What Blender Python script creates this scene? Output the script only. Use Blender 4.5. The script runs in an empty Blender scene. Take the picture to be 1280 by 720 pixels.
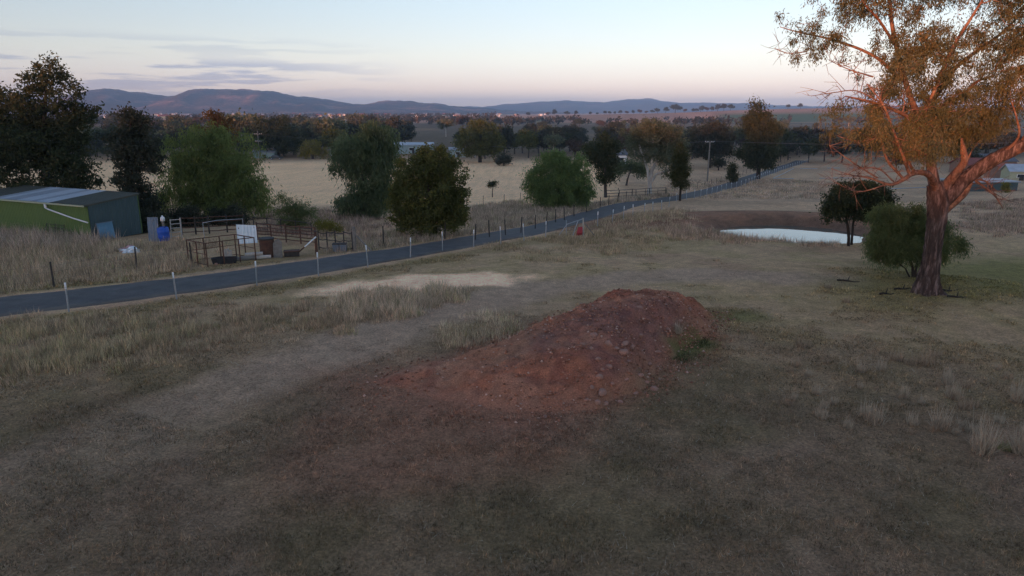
import bpy, bmesh, math, random
import numpy as np
from mathutils import Vector, Matrix

random.seed(7)
RNG = np.random.default_rng(11)
SC = bpy.context.scene
COL = SC.collection
R = math.radians

# ------------------------------------------------------------------ camera
CAMZ = 8.0
FPX = 853.0                     # focal length in photo pixels (1280 wide)
PITCH = math.atan(221.0 / FPX)  # horizon at photo row 139
cam_data = bpy.data.cameras.new('camera')
cam_data.sensor_width = 36.0
cam_data.lens = 36.0 * FPX / 1280.0
cam_data.clip_start = 0.1
cam_data.clip_end = 60000
cam = bpy.data.objects.new('camera', cam_data)
COL.objects.link(cam)
cam.location = (0, 0, CAMZ)
cam.rotation_euler = (math.pi / 2 - PITCH, 0, 0)
SC.camera = cam

# ------------------------------------------------------------------ sky, sun, exposure
SUN_EL = R(1.7)
SUN_AZ = R(180 + 30)            # compass bearing (clockwise from +Y) of the sun: behind the camera, to its left
world = bpy.data.worlds.new('World')
SC.world = world
world.use_nodes = True
wn, wl = world.node_tree.nodes, world.node_tree.links
wn.clear()
w_out = wn.new('ShaderNodeOutputWorld')
w_bg = wn.new('ShaderNodeBackground')
w_sky = wn.new('ShaderNodeTexSky')
w_sky.sky_type = 'NISHITA'
w_sky.sun_disc = False
w_sky.sun_elevation = SUN_EL
w_sky.sun_rotation = SUN_AZ
w_sky.altitude = 400
w_sky.air_density = 0.4
w_sky.dust_density = 0.0
w_sky.ozone_density = 1.0
w_bg.inputs['Strength'].default_value = 0.15
wl.new(w_bg.outputs[0], w_out.inputs['Surface'])

def wnode(kind, **kw):
    n = wn.new(kind)
    for k, v in kw.items(): setattr(n, k, v)
    return n
def wmath(op, a, b=None):
    n = wnode('ShaderNodeMath', operation=op)
    for i, q in enumerate((a, b)):
        if q is None: continue
        if isinstance(q, (int, float)): n.inputs[i].default_value = q
        else: wl.new(q, n.inputs[i])
    return n.outputs[0]
def wramp(fac, stops):
    r = wnode('ShaderNodeValToRGB'); el = r.color_ramp.elements
    while len(el) < len(stops): el.new(0.5)
    for e, (p, c) in zip(el, stops): e.position = p; e.color = (c[0], c[1], c[2], 1)
    wl.new(fac, r.inputs[0]); return r.outputs[0]
def wmix(fac, a, b, mode='MIX'):
    m = wnode('ShaderNodeMix', data_type='RGBA', blend_type=mode)
    for sock, val in ((m.inputs[0], fac), (m.inputs[6], a), (m.inputs[7], b)):
        if isinstance(val, (int, float)): sock.default_value = val
        elif isinstance(val, tuple): sock.default_value = val + (1,)
        else: wl.new(val, sock)
    return m.outputs[2]
w_tc = wnode('ShaderNodeTexCoord')
w_sep = wnode('ShaderNodeSeparateXYZ'); wl.new(w_tc.outputs['Generated'], w_sep.inputs[0])
w_z = wmath('MAXIMUM', w_sep.outputs[2], 0.0)
# the many times scattered light of dusk, which the sky model leaves out: whiter high up, pinker low down
w_tint = wramp(w_z, [(0.0, (1.00, 0.60, 0.57)), (0.03, (1.06, 0.615, 0.55)), (0.075, (1.36, 0.83, 0.60)), (0.14, (1.53, 1.02, 0.74)), (0.25, (1.9, 1.34, 1.02)), (0.5, (2.0, 1.6, 1.40)), (1.0, (1.95, 1.75, 1.75))])
w_col = wmix(1.0, w_sky.outputs[0], w_tint, 'MULTIPLY')
# long flat evening clouds, low over the hills
w_r = wmath('SQRT', wmath('ADD', wmath('MULTIPLY', w_sep.outputs[0], w_sep.outputs[0]), wmath('MULTIPLY', w_sep.outputs[1], w_sep.outputs[1])))
w_nx = wmath('DIVIDE', w_sep.outputs[0], w_r); w_ny = wmath('DIVIDE', w_sep.outputs[1], w_r)
def cloud(sx, sz, ofs, lo, hi, detail=6):
    cv = wnode('ShaderNodeCombineXYZ')
    wl.new(wmath('MULTIPLY_ADD', w_nx, sx), cv.inputs[0]); cv.inputs[0].links[0].from_node.inputs[2].default_value = ofs
    wl.new(wmath('MULTIPLY', w_ny, sx), cv.inputs[1])
    wl.new(wmath('MULTIPLY', w_z, sz), cv.inputs[2])
    nz = wnode('ShaderNodeTexNoise'); nz.inputs['Scale'].default_value = 1.0; nz.inputs['Detail'].default_value = detail; nz.inputs['Roughness'].default_value = 0.55
    wl.new(cv.outputs[0], nz.inputs['Vector'])
    mr = wnode('ShaderNodeMapRange', interpolation_type='SMOOTHSTEP')
    mr.inputs[1].default_value = lo; mr.inputs[2].default_value = hi
    wl.new(nz.outputs[0], mr.inputs[0]); return mr.outputs[0]
w_band = wramp(w_z, [(0.0, (0.0,) * 3), (0.018, (0.35,) * 3), (0.032, (1,) * 3), (0.058, (1,) * 3), (0.066, (0.25,) * 3), (0.082, (0.45,) * 3), (0.095, (0.0,) * 3)])
w_side = wramp(wmath('MULTIPLY_ADD', w_nx, -0.5), [(0.0, (0.05,) * 3), (1.0, (1,) * 3)])
w_side.node.inputs[0].links[0].from_node.inputs[2].default_value = 0.5
w_cl = wmath('MULTIPLY', wmath('MULTIPLY', cloud(6.5, 75.0, 3.7, 0.45, 0.54), w_band), wramp(w_side, [(0.59, (0.03,) * 3), (0.68, (1,) * 3)]))
w_col = wmix(wmath('MULTIPLY', w_cl, 0.85), w_col, wmix(1.0, w_col, (0.52, 0.58, 0.78), 'MULTIPLY'))
# blue-grey bank at the very bottom of the eastern sky (the rising shadow of the earth)
w_bank = wmath('MULTIPLY', wramp(w_z, [(0.0, (1,) * 3), (0.012, (0.9,) * 3), (0.030, (0,) * 3)]), cloud(3.0, 30.0, 9.1, 0.30, 0.62, 4))
w_col = wmix(wmath('MULTIPLY', w_bank, 0.8), w_col, wmix(1.0, w_col, (0.62, 0.74, 0.95), 'MULTIPLY'))
wl.new(w_col, w_bg.inputs['Color'])


sun_data = bpy.data.lights.new('sun', 'SUN')
sun_data.energy = 5.0
sun_data.angle = R(0.6)
sun_data.color = (1.0, 0.36, 0.165)
sun = bpy.data.objects.new('sun', sun_data)
COL.objects.link(sun)
sun_dir = Vector((math.sin(SUN_AZ) * math.cos(SUN_EL), math.cos(SUN_AZ) * math.cos(SUN_EL), math.sin(SUN_EL)))
sun.rotation_euler = sun_dir.to_track_quat('Z', 'Y').to_euler()
sun.location = (-30, -40, 60)

SC.view_settings.view_transform = 'Standard'
SC.view_settings.look = 'None'
SC.view_settings.gamma = 1.0
SC.view_settings.exposure = 1.7
SC.render.engine = 'CYCLES'
SC.cycles.use_denoising = True
SC.cycles.max_bounces = 6
SC.cycles.diffuse_bounces = 3
SC.cycles.glossy_bounces = 3
SC.cycles.transmission_bounces = 4
SC.cycles.volume_bounces = 1
SC.cycles.sample_clamp_indirect = 3.0
SC.cycles.transparent_max_bounces = 8

# ------------------------------------------------------------------ numpy noise
def _hash(ix, iy, seed):
    n = (ix.astype(np.int64) * 374761393 + iy.astype(np.int64) * 668265263 + seed * 1442695041) & 0x7fffffff
    n = ((n ^ (n >> 13)) * 1274126177) & 0x7fffffff
    n = n ^ (n >> 16)
    return (n & 0xffff) / 65535.0

def vnoise(x, y, seed=0):
    x = np.asarray(x, float); y = np.asarray(y, float)
    ix = np.floor(x); iy = np.floor(y)
    fx = x - ix; fy = y - iy
    fx = fx * fx * (3 - 2 * fx); fy = fy * fy * (3 - 2 * fy)
    a = _hash(ix, iy, seed); b = _hash(ix + 1, iy, seed)
    c = _hash(ix, iy + 1, seed); d = _hash(ix + 1, iy + 1, seed)
    return (a * (1 - fx) + b * fx) * (1 - fy) + (c * (1 - fx) + d * fx) * fy

def fbm(x, y, seed=0, octv=4, gain=0.5):
    x = np.asarray(x, float); y = np.asarray(y, float)
    s = 0.0; a = 1.0; t = 0.0
    for i in range(octv):
        s = s + a * vnoise(x * 2 ** i + 17.3 * i, y * 2 ** i - 9.1 * i, seed + i)
        t += a; a *= gain
    return s / t            # 0..1

def sstep(a, b, x):
    t = np.clip((np.asarray(x, float) - a) / (b - a), 0, 1)
    return t * t * (3 - 2 * t)

# ------------------------------------------------------------------ terrain height
_PY = np.array([-9000, -3000, -1500, -900, -600, -420, -300, -150, -60, -20, 0, 20, 35, 50, 70, 110, 160, 250, 400, 800, 9000], float)
_PZ = np.array([10, 11, 13, 18, 21.0, 21.0, 15.0, 6.6, 1.6, 0.3, 0, 0, -0.3, -1.1, -2.6, -5.0, -6.5, -7.5, -8, -8.3, -9], float)
_gy = np.concatenate([np.arange(-9000, -1400, 20.), np.arange(-1400, 1400, 2.), np.arange(1400, 9001, 20.)])
_gz = np.interp(_gy, _PY, _PZ)
for _ in range(30):
    _gz[1:-1] = 0.25 * _gz[:-2] + 0.5 * _gz[1:-1] + 0.25 * _gz[2:]
POND = (22.6, 54.8)             # centre of the dam
POND_L = -1.05                  # level of the ground round it
WATER_Z = -1.75

def base_h(x, y):
    x = np.asarray(x, float); y = np.asarray(y, float)
    z = np.interp(y, _gy, _gz)
    z = z + 5.0 * np.exp(-((y + 440) / 130) ** 2) * sstep(-255, -320, x)      # unseen ridge behind the camera, raised on one side to shade the trees there
    # broad undulation growing with distance
    r = np.hypot(x, y)
    z = z + (fbm(x / 60, y / 60, 3, 3) - 0.5) * 1.2 * sstep(40, 200, r) + (fbm(x / 9, y / 9, 5, 3) - 0.5) * 0.22
    z = z + (fbm(x / 2.2, y / 2.2, 8, 2) - 0.5) * 0.05 * (1 - sstep(40, 80, r))
    # the long brown hill across the valley, right of the picture's middle
    a = x / np.maximum(np.abs(y), 1.0)
    amp = np.interp(a, [-0.25, -0.02, 0.08, 0.19, 0.26, 0.32, 0.45, 0.8, 2.0], [0, 4, 7.5, 11, 14.5, 18.5, 23, 23, 10])
    hill = amp * sstep(1160, 1500, y) * (1 - 0.8 * sstep(1600, 2600, y))
    z = z + hill * (y > 0)
    # the hollow of the farm dam
    dx = (x - POND[0]); dy = (y - POND[1])
    rr = np.hypot(dx / 5.1, dy / 4.4)
    w = 1 - sstep(1.6, 4.2, rr)
    flat = POND_L + 0.15 * np.exp(-((rr - 2.6) / 0.7) ** 2) * sstep(-1, 3, dy)
    z = z * (1 - w) + flat * w
    z = z - 1.25 * (1 - sstep(0.55, 1.75, rr + 0.18 * (fbm(x / 1.7, y / 1.7, 21, 3) - 0.5)))
    return z

# ------------------------------------------------------------------ photo pixel -> direction -> place on the ground
CF = np.array([0, math.cos(PITCH), -math.sin(PITCH)])
CU = np.array([0, math.sin(PITCH), math.cos(PITCH)])
CR = np.array([1.0, 0, 0])
C0 = np.array([0, 0, CAMZ])

def ray(u, v):
    d = CF + CR * (u - 640) / FPX + CU * (360 - v) / FPX
    return d

_ts = np.concatenate([np.arange(8, 200, 0.25), 200 * 1.01 ** np.arange(0, 360)])
def ground_at(u, v, hf=None):
    hf = hf or base_h
    d = ray(u, v)
    p = C0[None] + d[None] * _ts[:, None]
    below = p[:, 2] < hf(p[:, 0], p[:, 1])
    i = int(np.argmax(below))
    if not below[i]:
        i = len(_ts) - 1
    a, b = _ts[max(i - 1, 0)], _ts[i]
    for _ in range(20):
        m = 0.5 * (a + b); q = C0 + d * m
        if q[2] < float(hf(q[0], q[1])): b = m
        else: a = m
    q = C0 + d * b
    return np.array([q[0], q[1], float(hf(q[0], q[1]))])

def at_depth(u, v, y):
    d = ray(u, v)
    return C0 + d * (y / d[1])

def mpp(y, v=200):
    """metres per photo pixel at forward distance y"""
    d = ray(640, v)
    return (y / d[1]) / FPX

# ------------------------------------------------------------------ helpers: meshes
def mesh_np(name, verts, faces, mat=None, smooth=False, attrs=None, mats=None, midx=None):
    """faces: (N,3) or (N,4) int array or list of such arrays"""
    me = bpy.data.meshes.new(name)
    verts = np.asarray(verts, np.float32)
    if not isinstance(faces, list): faces = [faces]
    faces = [np.asarray(f, np.int32) for f in faces if len(f)]
    nl = sum(f.size for f in faces); npol = sum(len(f) for f in faces)
    me.vertices.add(len(verts)); me.loops.add(nl); me.polygons.add(npol)
    me.vertices.foreach_set('co', verts.ravel())
    me.loops.foreach_set('vertex_index', np.concatenate([f.ravel() for f in faces]))
    sizes = np.concatenate([np.full(len(f), f.shape[1], np.int32) for f in faces])
    starts = np.concatenate([[0], np.cumsum(sizes)[:-1]]).astype(np.int32)
    me.polygons.foreach_set('loop_start', starts)
    me.polygons.foreach_set('loop_total', sizes)
    if smooth:
        me.polygons.foreach_set('use_smooth', np.ones(npol, bool))
    for m in (mats or ([mat] if mat else [])):
        me.materials.append(m)
    if midx is not None:
        me.polygons.foreach_set('material_index', np.asarray(midx, np.int32))
    me.update(calc_edges=True)
    me.validate()
    for k, arr in (attrs or {}).items():
        arr = np.asarray(arr, np.float32)
        if arr.ndim == 1:
            at = me.attributes.new(k, 'FLOAT', 'POINT'); at.data.foreach_set('value', arr)
        else:
            if arr.shape[1] == 3: arr = np.concatenate([arr, np.ones((len(arr), 1), np.float32)], 1)
            at = me.attributes.new(k, 'FLOAT_COLOR', 'POINT'); at.data.foreach_set('color', arr.ravel())
    return me

def link(name, me, parent=None, loc=None, rot=None):
    o = bpy.data.objects.new(name, me)
    COL.objects.link(o)
    if parent is not None: o.parent = parent
    if loc is not None: o.location = loc
    if rot is not None: o.rotation_euler = rot
    return o

def tag(o, label=None, cat=None, group=None, kind=None):
    if label: o['label'] = label
    if cat: o['category'] = cat
    if group: o['group'] = group
    if kind: o['kind'] = kind
    return o

def thing(name, label, cat, loc=(0, 0, 0), rz=0.0, group=None):
    o = bpy.data.objects.new(name, None)
    o.empty_display_size = 0.3
    COL.objects.link(o)
    o.location = loc; o.rotation_euler = (0, 0, rz)
    return tag(o, label, cat, group)

def copy_tree(o, parent=None):
    c = o.copy(); COL.objects.link(c); c.parent = parent
    for ch in list(o.children): copy_tree(ch, c)
    return c

class MB:
    """collects boxes, bars and tubes into one mesh"""
    def __init__(s): s.v = []; s.f = []; s.n = 0
    def add(s, v, f):
        s.v.extend([tuple(map(float, p)) for p in v]); s.f.extend([tuple(i + s.n for i in q) for q in f]); s.n += len(v)
        return s
    def box(s, c, d, rz=0.0, rx=0.0, ry=0.0):
        M = Matrix.Translation(c) @ Matrix.Rotation(rz, 4, 'Z') @ Matrix.Rotation(ry, 4, 'Y') @ Matrix.Rotation(rx, 4, 'X')
        vs = [M @ Vector((sx * d[0] / 2, sy * d[1] / 2, sz * d[2] / 2)) for sz in (-1, 1) for sy in (-1, 1) for sx in (-1, 1)]
        return s.add(vs, [(0, 2, 3, 1), (4, 5, 7, 6), (0, 1, 5, 4), (2, 6, 7, 3), (0, 4, 6, 2), (1, 3, 7, 5)])
    def tube(s, pts, rad, n=8, caps=True):
        pts = [Vector(p) for p in pts]
        if not hasattr(rad, '__len__'): rad = [rad] * len(pts)
        vs = []; fs = []
        up = None
        for i, p in enumerate(pts):
            t = (pts[min(i + 1, len(pts) - 1)] - pts[max(i - 1, 0)]).normalized()
            if up is None:
                up = t.orthogonal().normalized()
            up = (up - t * up.dot(t)).normalized()
            b = t.cross(up)
            for k in range(n):
                a = 2 * math.pi * (k + 0.5) / n
                vs.append(p + (up * math.cos(a) + b * math.sin(a)) * rad[i])
        for i in range(len(pts) - 1):
            for k in range(n):
                fs.append((i * n + k, i * n + (k + 1) % n, (i + 1) * n + (k + 1) % n, (i + 1) * n + k))
        if caps:
            fs.append(tuple(range(n - 1, -1, -1))); fs.append(tuple(range((len(pts) - 1) * n, len(pts) * n)))
        return s.add(vs, fs)
    def lathe(s, prof, c=(0, 0, 0), n=20):
        vs = []; fs = []
        for (r, z) in prof:
            for k in range(n):
                a = 2 * math.pi * k / n
                vs.append((c[0] + r * math.cos(a), c[1] + r * math.sin(a), c[2] + z))
        m = len(prof)
        for i in range(m - 1):
            for k in range(n):
                fs.append((i * n + k, i * n + (k + 1) % n, (i + 1) * n + (k + 1) % n, (i + 1) * n + k))
        fs.append(tuple(range(n - 1, -1, -1))); fs.append(tuple(range((m - 1) * n, m * n)))
        return s.add(vs, fs)
    def mesh(s, name, mat, smooth=False):
        me = bpy.data.meshes.new(name)
        me.from_pydata(s.v, [], s.f)
        if mat: me.materials.append(mat)
        if smooth:
            for p in me.polygons: p.use_smooth = True
        me.update()
        return me
    def build(s, name, mat, parent=None, smooth=False, loc=None, rot=None):
        return link(name, s.mesh(name, mat, smooth), parent, loc, rot)

# ------------------------------------------------------------------ helpers: materials
def new_mat(name):
    m = bpy.data.materials.new(name); m.use_nodes = True
    nt = m.node_tree; nt.nodes.clear()
    out = nt.nodes.new('ShaderNodeOutputMaterial')
    return m, nt, out

def noise_node(nt, scale, detail=4, rough=0.6, coord='Object', vec=None):
    n = nt.nodes.new('ShaderNodeTexNoise')
    n.inputs['Scale'].default_value = scale
    n.inputs['Detail'].default_value = detail
    n.inputs['Roughness'].default_value = rough
    if vec is not None:
        nt.links.new(vec, n.inputs['Vector'])
    else:
        tc = nt.nodes.new('ShaderNodeTexCoord')
        nt.links.new(tc.outputs[coord], n.inputs['Vector'])
    return n

def ramp(nt, fac, stops):
    r = nt.nodes.new('ShaderNodeValToRGB')
    el = r.color_ramp.elements
    while len(el) < len(stops): el.new(0.5)
    for e, (p, c) in zip(el, stops):
        e.position = p
        e.color = tuple(c) + (1,) if len(c) == 3 else c
    if fac is not None: nt.links.new(fac, r.inputs[0])
    return r

def mixc(nt, fac, a, b, mode='MIX'):
    m = nt.nodes.new('ShaderNodeMix'); m.data_type = 'RGBA'; m.blend_type = mode
    for sock, val in ((m.inputs[0], fac), (m.inputs[6], a), (m.inputs[7], b)):
        if hasattr(val, 'is_linked') or hasattr(val, 'links'): nt.links.new(val, sock)
        elif isinstance(val, (tuple, list)): sock.default_value = tuple(val) + ((1,) if len(val) == 3 else ())
        else: sock.default_value = val
    return m.outputs[2]

def bump(nt, height, strength, dist):
    b = nt.nodes.new('ShaderNodeBump')
    b.inputs['Strength'].default_value = strength
    b.inputs['Distance'].default_value = dist
    nt.links.new(height, b.inputs['Height'])
    return b.outputs[0]

def worn(name, c1, c2, scale=3.0, rough=0.7, metal=0.0, bumps=0.3, bdist=0.01, spot=None, spot_at=(0.55, 0.7), spec=0.3):
    """a plain material with blotches c1..c2 and optional spots (rust, dirt)"""
    m, nt, out = new_mat(name)
    p = nt.nodes.new('ShaderNodeBsdfPrincipled')
    n1 = noise_node(nt, scale, 5, 0.65)
    col = ramp(nt, n1.outputs[0], [(0.3, c1), (0.7, c2)]).outputs[0]
    if spot:
        n2 = noise_node(nt, scale * 2.3, 6, 0.7)
        k = ramp(nt, n2.outputs[0], [(spot_at[0], (0, 0, 0)), (spot_at[1], (1, 1, 1))])
        col = mixc(nt, k.outputs[0], col, spot)
    nt.links.new(col, p.inputs['Base Color'])
    p.inputs['Roughness'].default_value = rough
    p.inputs['Metallic'].default_value = metal
    p.inputs['Specular IOR Level'].default_value = spec
    if bumps:
        n3 = noise_node(nt, scale * 8, 5, 0.7)
        nt.links.new(bump(nt, n3.outputs[0], bumps, bdist), p.inputs['Normal'])
    nt.links.new(p.outputs[0], out.inputs[0])
    return m
# ================================================================== THE SETTING
def seg_dist(x, y, pts):
    """distance to a polyline, and the parameter 0..1 along it"""
    best = np.full(np.shape(x), 1e9); tpar = np.zeros(np.shape(x)); n = len(pts) - 1
    for i in range(n):
        ax, ay = pts[i][:2]; bx, by = pts[i + 1][:2]
        dx, dy = bx - ax, by - ay
        t = np.clip(((x - ax) * dx + (y - ay) * dy) / (dx * dx + dy * dy), 0, 1)
        d = np.hypot(x - ax - t * dx, y - ay - t * dy)
        m = d < best
        best = np.where(m, d, best); tpar = np.where(m, (i + t) / n, tpar)
    return best, tpar

def smooth_line(pts, n=12):
    """Catmull-Rom through xy points"""
    P = [np.array(p[:2], float) for p in pts]
    P = [2 * P[0] - P[1]] + P + [2 * P[-1] - P[-2]]
    out = []
    for i in range(1, len(P) - 2):
        for k in range(n):
            t = k / n
            a, b, c, d = P[i - 1], P[i], P[i + 1], P[i + 2]
            out.append(0.5 * ((2 * b) + (-a + c) * t + (2 * a - 5 * b + 4 * c - d) * t * t + (-a + 3 * b - 3 * c + d) * t ** 3))
    out.append(P[-2])
    return np.array(out)

# road centre line, from photo pixels
ROAD_PX = [(-140, 400), (0, 383), (110, 371), (220, 357), (330, 342), (430, 327), (520, 313), (600, 299), (655, 289.5), (700, 279.5), (742, 268), (775, 258), (802, 253), (830, 249.8), (856, 245.8), (885, 239), (915, 231), (942, 221), (966, 213), (985, 207), (1003, 201)]
_rp = [ground_at(u, v) for u, v in ROAD_PX]
_rd = (_rp[0] - _rp[1])[:2] / np.hypot(*(_rp[0] - _rp[1])[:2])
_rp = [np.append(_rp[0][:2] + _rd * q + np.array([0, -q * q * 0.002]), 0) for q in (60, 40, 20, 8)] + _rp      # the lane goes on past the frame
ROAD_C = smooth_line(_rp, 10)
ROAD_W = 3.9
TRACK_PX = [(-60, 640), (120, 560), (330, 470), (450, 425), (540, 395), (640, 368), (740, 352), (850, 345), (960, 345), (1060, 352)]
TRACK_C = smooth_line([ground_at(u, v) for u, v in TRACK_PX], 10)

# ---- the heap of red earth: footprint in metres
MOUND_POLY = np.array([ground_at(u, v)[:2] for u, v in [(455, 478), (560, 505), (650, 520), (745, 508), (800, 484), (838, 452), (878, 418), (895, 396)]]
                      + [[8.4, 27.6], [6.2, 29.0], [3.0, 27.4], [0.4, 24.4], [-2.2, 21.6]])
def poly_inside_dist(x, y, P):
    x = np.asarray(x, float); y = np.asarray(y, float)
    d, _ = seg_dist(x, y, [tuple(p) for p in P] + [tuple(P[0])])
    ins = np.zeros(x.shape, bool)
    n = len(P); j = n - 1
    for i in range(n):
        xi, yi = P[i]; xj, yj = P[j]
        c = ((yi > y) != (yj > y)) & (x < (xj - xi) * (y - yi) / ((yj - yi) if yj != yi else 1e-9) + xi)
        ins ^= c; j = i
    return np.where(ins, d, -d)

MA = np.array([-5.2, 18.6]); MAX_ = np.array([11.6, 7.0]); ML = np.hypot(*MAX_); MAX_ = MAX_ / ML
def mound_h(x, y):
    x = np.asarray(x, float); y = np.asarray(y, float)
    wx = x + (fbm(x / 1.6, y / 1.6, 31, 3) - 0.5) * 1.0
    wy = y + (fbm(x / 1.6, y / 1.6, 35, 3) - 0.5) * 1.0
    d = poly_inside_dist(wx, wy, MOUND_POLY)
    s = (x - MA[0]) * MAX_[0] + (y - MA[1]) * MAX_[1]
    t = np.clip(s / ML, -0.1, 1.2)
    top = np.interp(t, [-0.1, 0.0, 0.2, 0.45, 0.62, 0.75, 0.9, 1.0, 1.2], [0, 0.04, 0.28, 0.85, 1.22, 1.36, 1.34, 1.15, 0.5])
    side = np.maximum(d, 0) * np.interp(t, [0, 0.35, 0.6, 1], [0.22, 0.42, 0.74, 0.82])
    k = 0.28
    hh = np.clip(0.5 + 0.5 * (side - top) / k, 0, 1)
    z = side * (1 - hh) + top * hh - k * hh * (1 - hh)
    z = z + (fbm(x / 1.1, y / 1.1, 41, 4, 0.55) - 0.5) * 0.42 * sstep(0.0, 1.0, d) + (fbm(x / 0.3, y / 0.3, 47, 3, 0.6) - 0.5) * (0.10 + 0.22 * sstep(0.45, 0.7, t)) * sstep(0.0, 0.5, d)
    # rain gullies down the steep side
    z = z - 0.10 * np.maximum(0, fbm(s / 0.45, d / 3.0, 53, 2) - 0.5) * sstep(0.1, 0.6, d) * sstep(0.4, 0.7, t)
    return np.where(d > -0.5, np.maximum(z, 0) - 0.06 * sstep(0.15, -0.4, d), -0.1)

def full_h(x, y):
    return base_h(x, y) + np.maximum(mound_h(x, y), 0)

# ---- ground colours (the soil's and the grass's own colour)
def blob(x, y, u, v, rx, ry, ang=0.0, soft=0.5, seed=0, amp=0.6, sc=2.5):
    c = ground_at(u, v)
    dx, dy = x - c[0], y - c[1]
    ca, sa = math.cos(ang), math.sin(ang)
    q = np.hypot((dx * ca + dy * sa) / rx, (-dx * sa + dy * ca) / ry) + (fbm(x / sc, y / sc, seed, 4) - 0.5) * amp * 2
    return 1 - sstep(1 - soft, 1 + soft, q)

def mixcol(c, w, col):
    w = np.clip(w, 0, 1)[..., None]
    return c * (1 - w) + np.array(col) * w

def ground_colour(x, y):
    r = np.hypot(x, y)
    sh = np.shape(x)
    big = fbm(x / 7, y / 7, 61, 4); mid = fbm(x / 2.0, y / 2.0, 67, 4); sml = fbm(x / 0.6, y / 0.6, 71, 3)
    stre = fbm((x * 0.8 + y * 0.6) / 1.2, (y * 0.8 - x * 0.6) / 5.0, 75, 4)
    c = np.ones(sh + (3,)) * np.array([0.090, 0.078, 0.058])
    c = mixcol(c, sstep(0.45, 0.62, mid) * 0.6, (0.070, 0.066, 0.042))     # greener short grass
    c = mixcol(c, sstep(0.50, 0.68, big) * 0.6, (0.105, 0.086, 0.072))     # thin, bare and dusty
    c = mixcol(c, sstep(0.56, 0.72, stre) * 0.5, (0.13, 0.108, 0.078))
    c = mixcol(c, sstep(0.55, 0.72, fbm(x / 1.3, y / 1.3, 79, 4)) * 0.28, (0.05, 0.046, 0.034))
    # the drier, yellower pasture from the mound outwards
    c = mixcol(c, sstep(19, 34, r) * 0.8, (0.185, 0.158, 0.110))
    c = mixcol(c, sstep(19, 34, r) * sstep(0.42, 0.62, mid) * 0.5, (0.125, 0.118, 0.066))
    c = mixcol(c, sstep(24, 34, r) * sstep(0.52, 0.68, fbm(x / 3, y / 3, 83, 4)) * 0.5, (0.125, 0.095, 0.074))
    # track worn by wheels
    d, t = seg_dist(x, y, TRACK_C)
    wv = d + (fbm(x / 1.5, y / 1.5, 85, 3) - 0.5) * 1.6
    c = mixcol(c, (1 - sstep(0.8, 2.4, wv)) * 0.85 * (0.35 + 0.65 * sstep(0.0, 0.30, t)), (0.148, 0.130, 0.110))
    # red earth washed out round the heap
    pd = poly_inside_dist(x, y, MOUND_POLY) + (fbm(x / 1.4, y / 1.4, 87, 4) - 0.5) * 2.4
    front = sstep(24, 18, y + 0.35 * x)
    c = mixcol(c, sstep(-1.2, 0.5, pd) * 0.85, (0.128, 0.074, 0.054))
    c = mixcol(c, sstep(-3.0, -0.2, pd) * 0.5 * front * sstep(5.0, 1.0, x), (0.115, 0.072, 0.056))
    c = mixcol(c, blob(x, y, 540, 575, 3.2, 1.9, 0.5, 0.6, 89) * 0.55, (0.115, 0.070, 0.056))
    c = mixcol(c, blob(x, y, 470, 520, 2.4, 1.6, 0.5, 0.6, 90) * 0.5, (0.115, 0.070, 0.056))
    # pale gravel spread by the road
    c = mixcol(c, blob(x, y, 532, 353, 4.8, 2.0, 0.30, 0.28, 91, 0.5, 1.4) * 0.9, (0.42, 0.35, 0.27))
    c = mixcol(c, blob(x, y, 468, 359, 3.0, 1.0, 0.30, 0.3, 92, 0.5, 1.4) * 0.7, (0.36, 0.30, 0.23))
    # green picks
    c = mixcol(c, blob(x, y, 1250, 345, 8.0, 5.0, 0.2, 0.6, 93) * 0.75, (0.060, 0.075, 0.024))
    c = mixcol(c, blob(x, y, 1110, 372, 5.0, 3.0, 0.2, 0.6, 94) * 0.5, (0.085, 0.088, 0.034))
    c = mixcol(c, blob(x, y, 862, 432, 1.3, 1.1, 0.2, 0.5, 95) * 0.75, (0.030, 0.060, 0.018))
    c = mixcol(c, blob(x, y, 905, 395, 1.5, 1.0, 0.2, 0.5, 96) * 0.6, (0.045, 0.065, 0.022))
    # road verges
    d, t = seg_dist(x, y, ROAD_C)
    dn = d + (fbm(x / 0.9, y / 0.9, 97, 4) - 0.5) * 1.1
    c = mixcol(c, (1 - sstep(2.0, 2.9, dn)) * 0.8, (0.185, 0.150, 0.120))
    c = mixcol(c, sstep(2.5, 3.2, dn) * (1 - sstep(3.6, 5.6, dn)) * 0.5, (0.055, 0.058, 0.026))
    # pasture over the road
    far = sstep(50, 75, r)
    c = mixcol(c, far * 0.8, (0.20, 0.165, 0.125))
    c = mixcol(c, far * sstep(0.45, 0.65, fbm(x / 14, y / 7, 101, 4)) * 0.6, (0.12, 0.105, 0.080))
    c = mixcol(c, far * sstep(0.52, 0.7, fbm(x / 5, y / 5, 103, 4)) * 0.4, (0.10, 0.082, 0.062))
    # the pale stubble paddock left of the lane
    pad = sstep(84, 92, y + 3 * (fbm(x / 9, y / 9, 105, 3) - 0.5)) * (1 - sstep(205, 225, y + 16 * (fbm(x / 30, y / 30, 107, 2) - 0.5))) * (1 - sstep(0.13, 0.17, x / np.maximum(y, 1)))
    c = mixcol(c, pad * 0.95, (0.315, 0.256, 0.174))
    c = mixcol(c, pad * sstep(0.5, 0.72, fbm(x / 26, y / 9, 109, 4)) * 0.35, (0.25, 0.20, 0.15))
    # dam: bare brown bank and dark mud
    rr = np.hypot((x - POND[0]) / 5.6, (y - POND[1]) / 4.6) + (fbm(x / 2.5, y / 2.5, 111, 4) - 0.5) * 0.5
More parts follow.
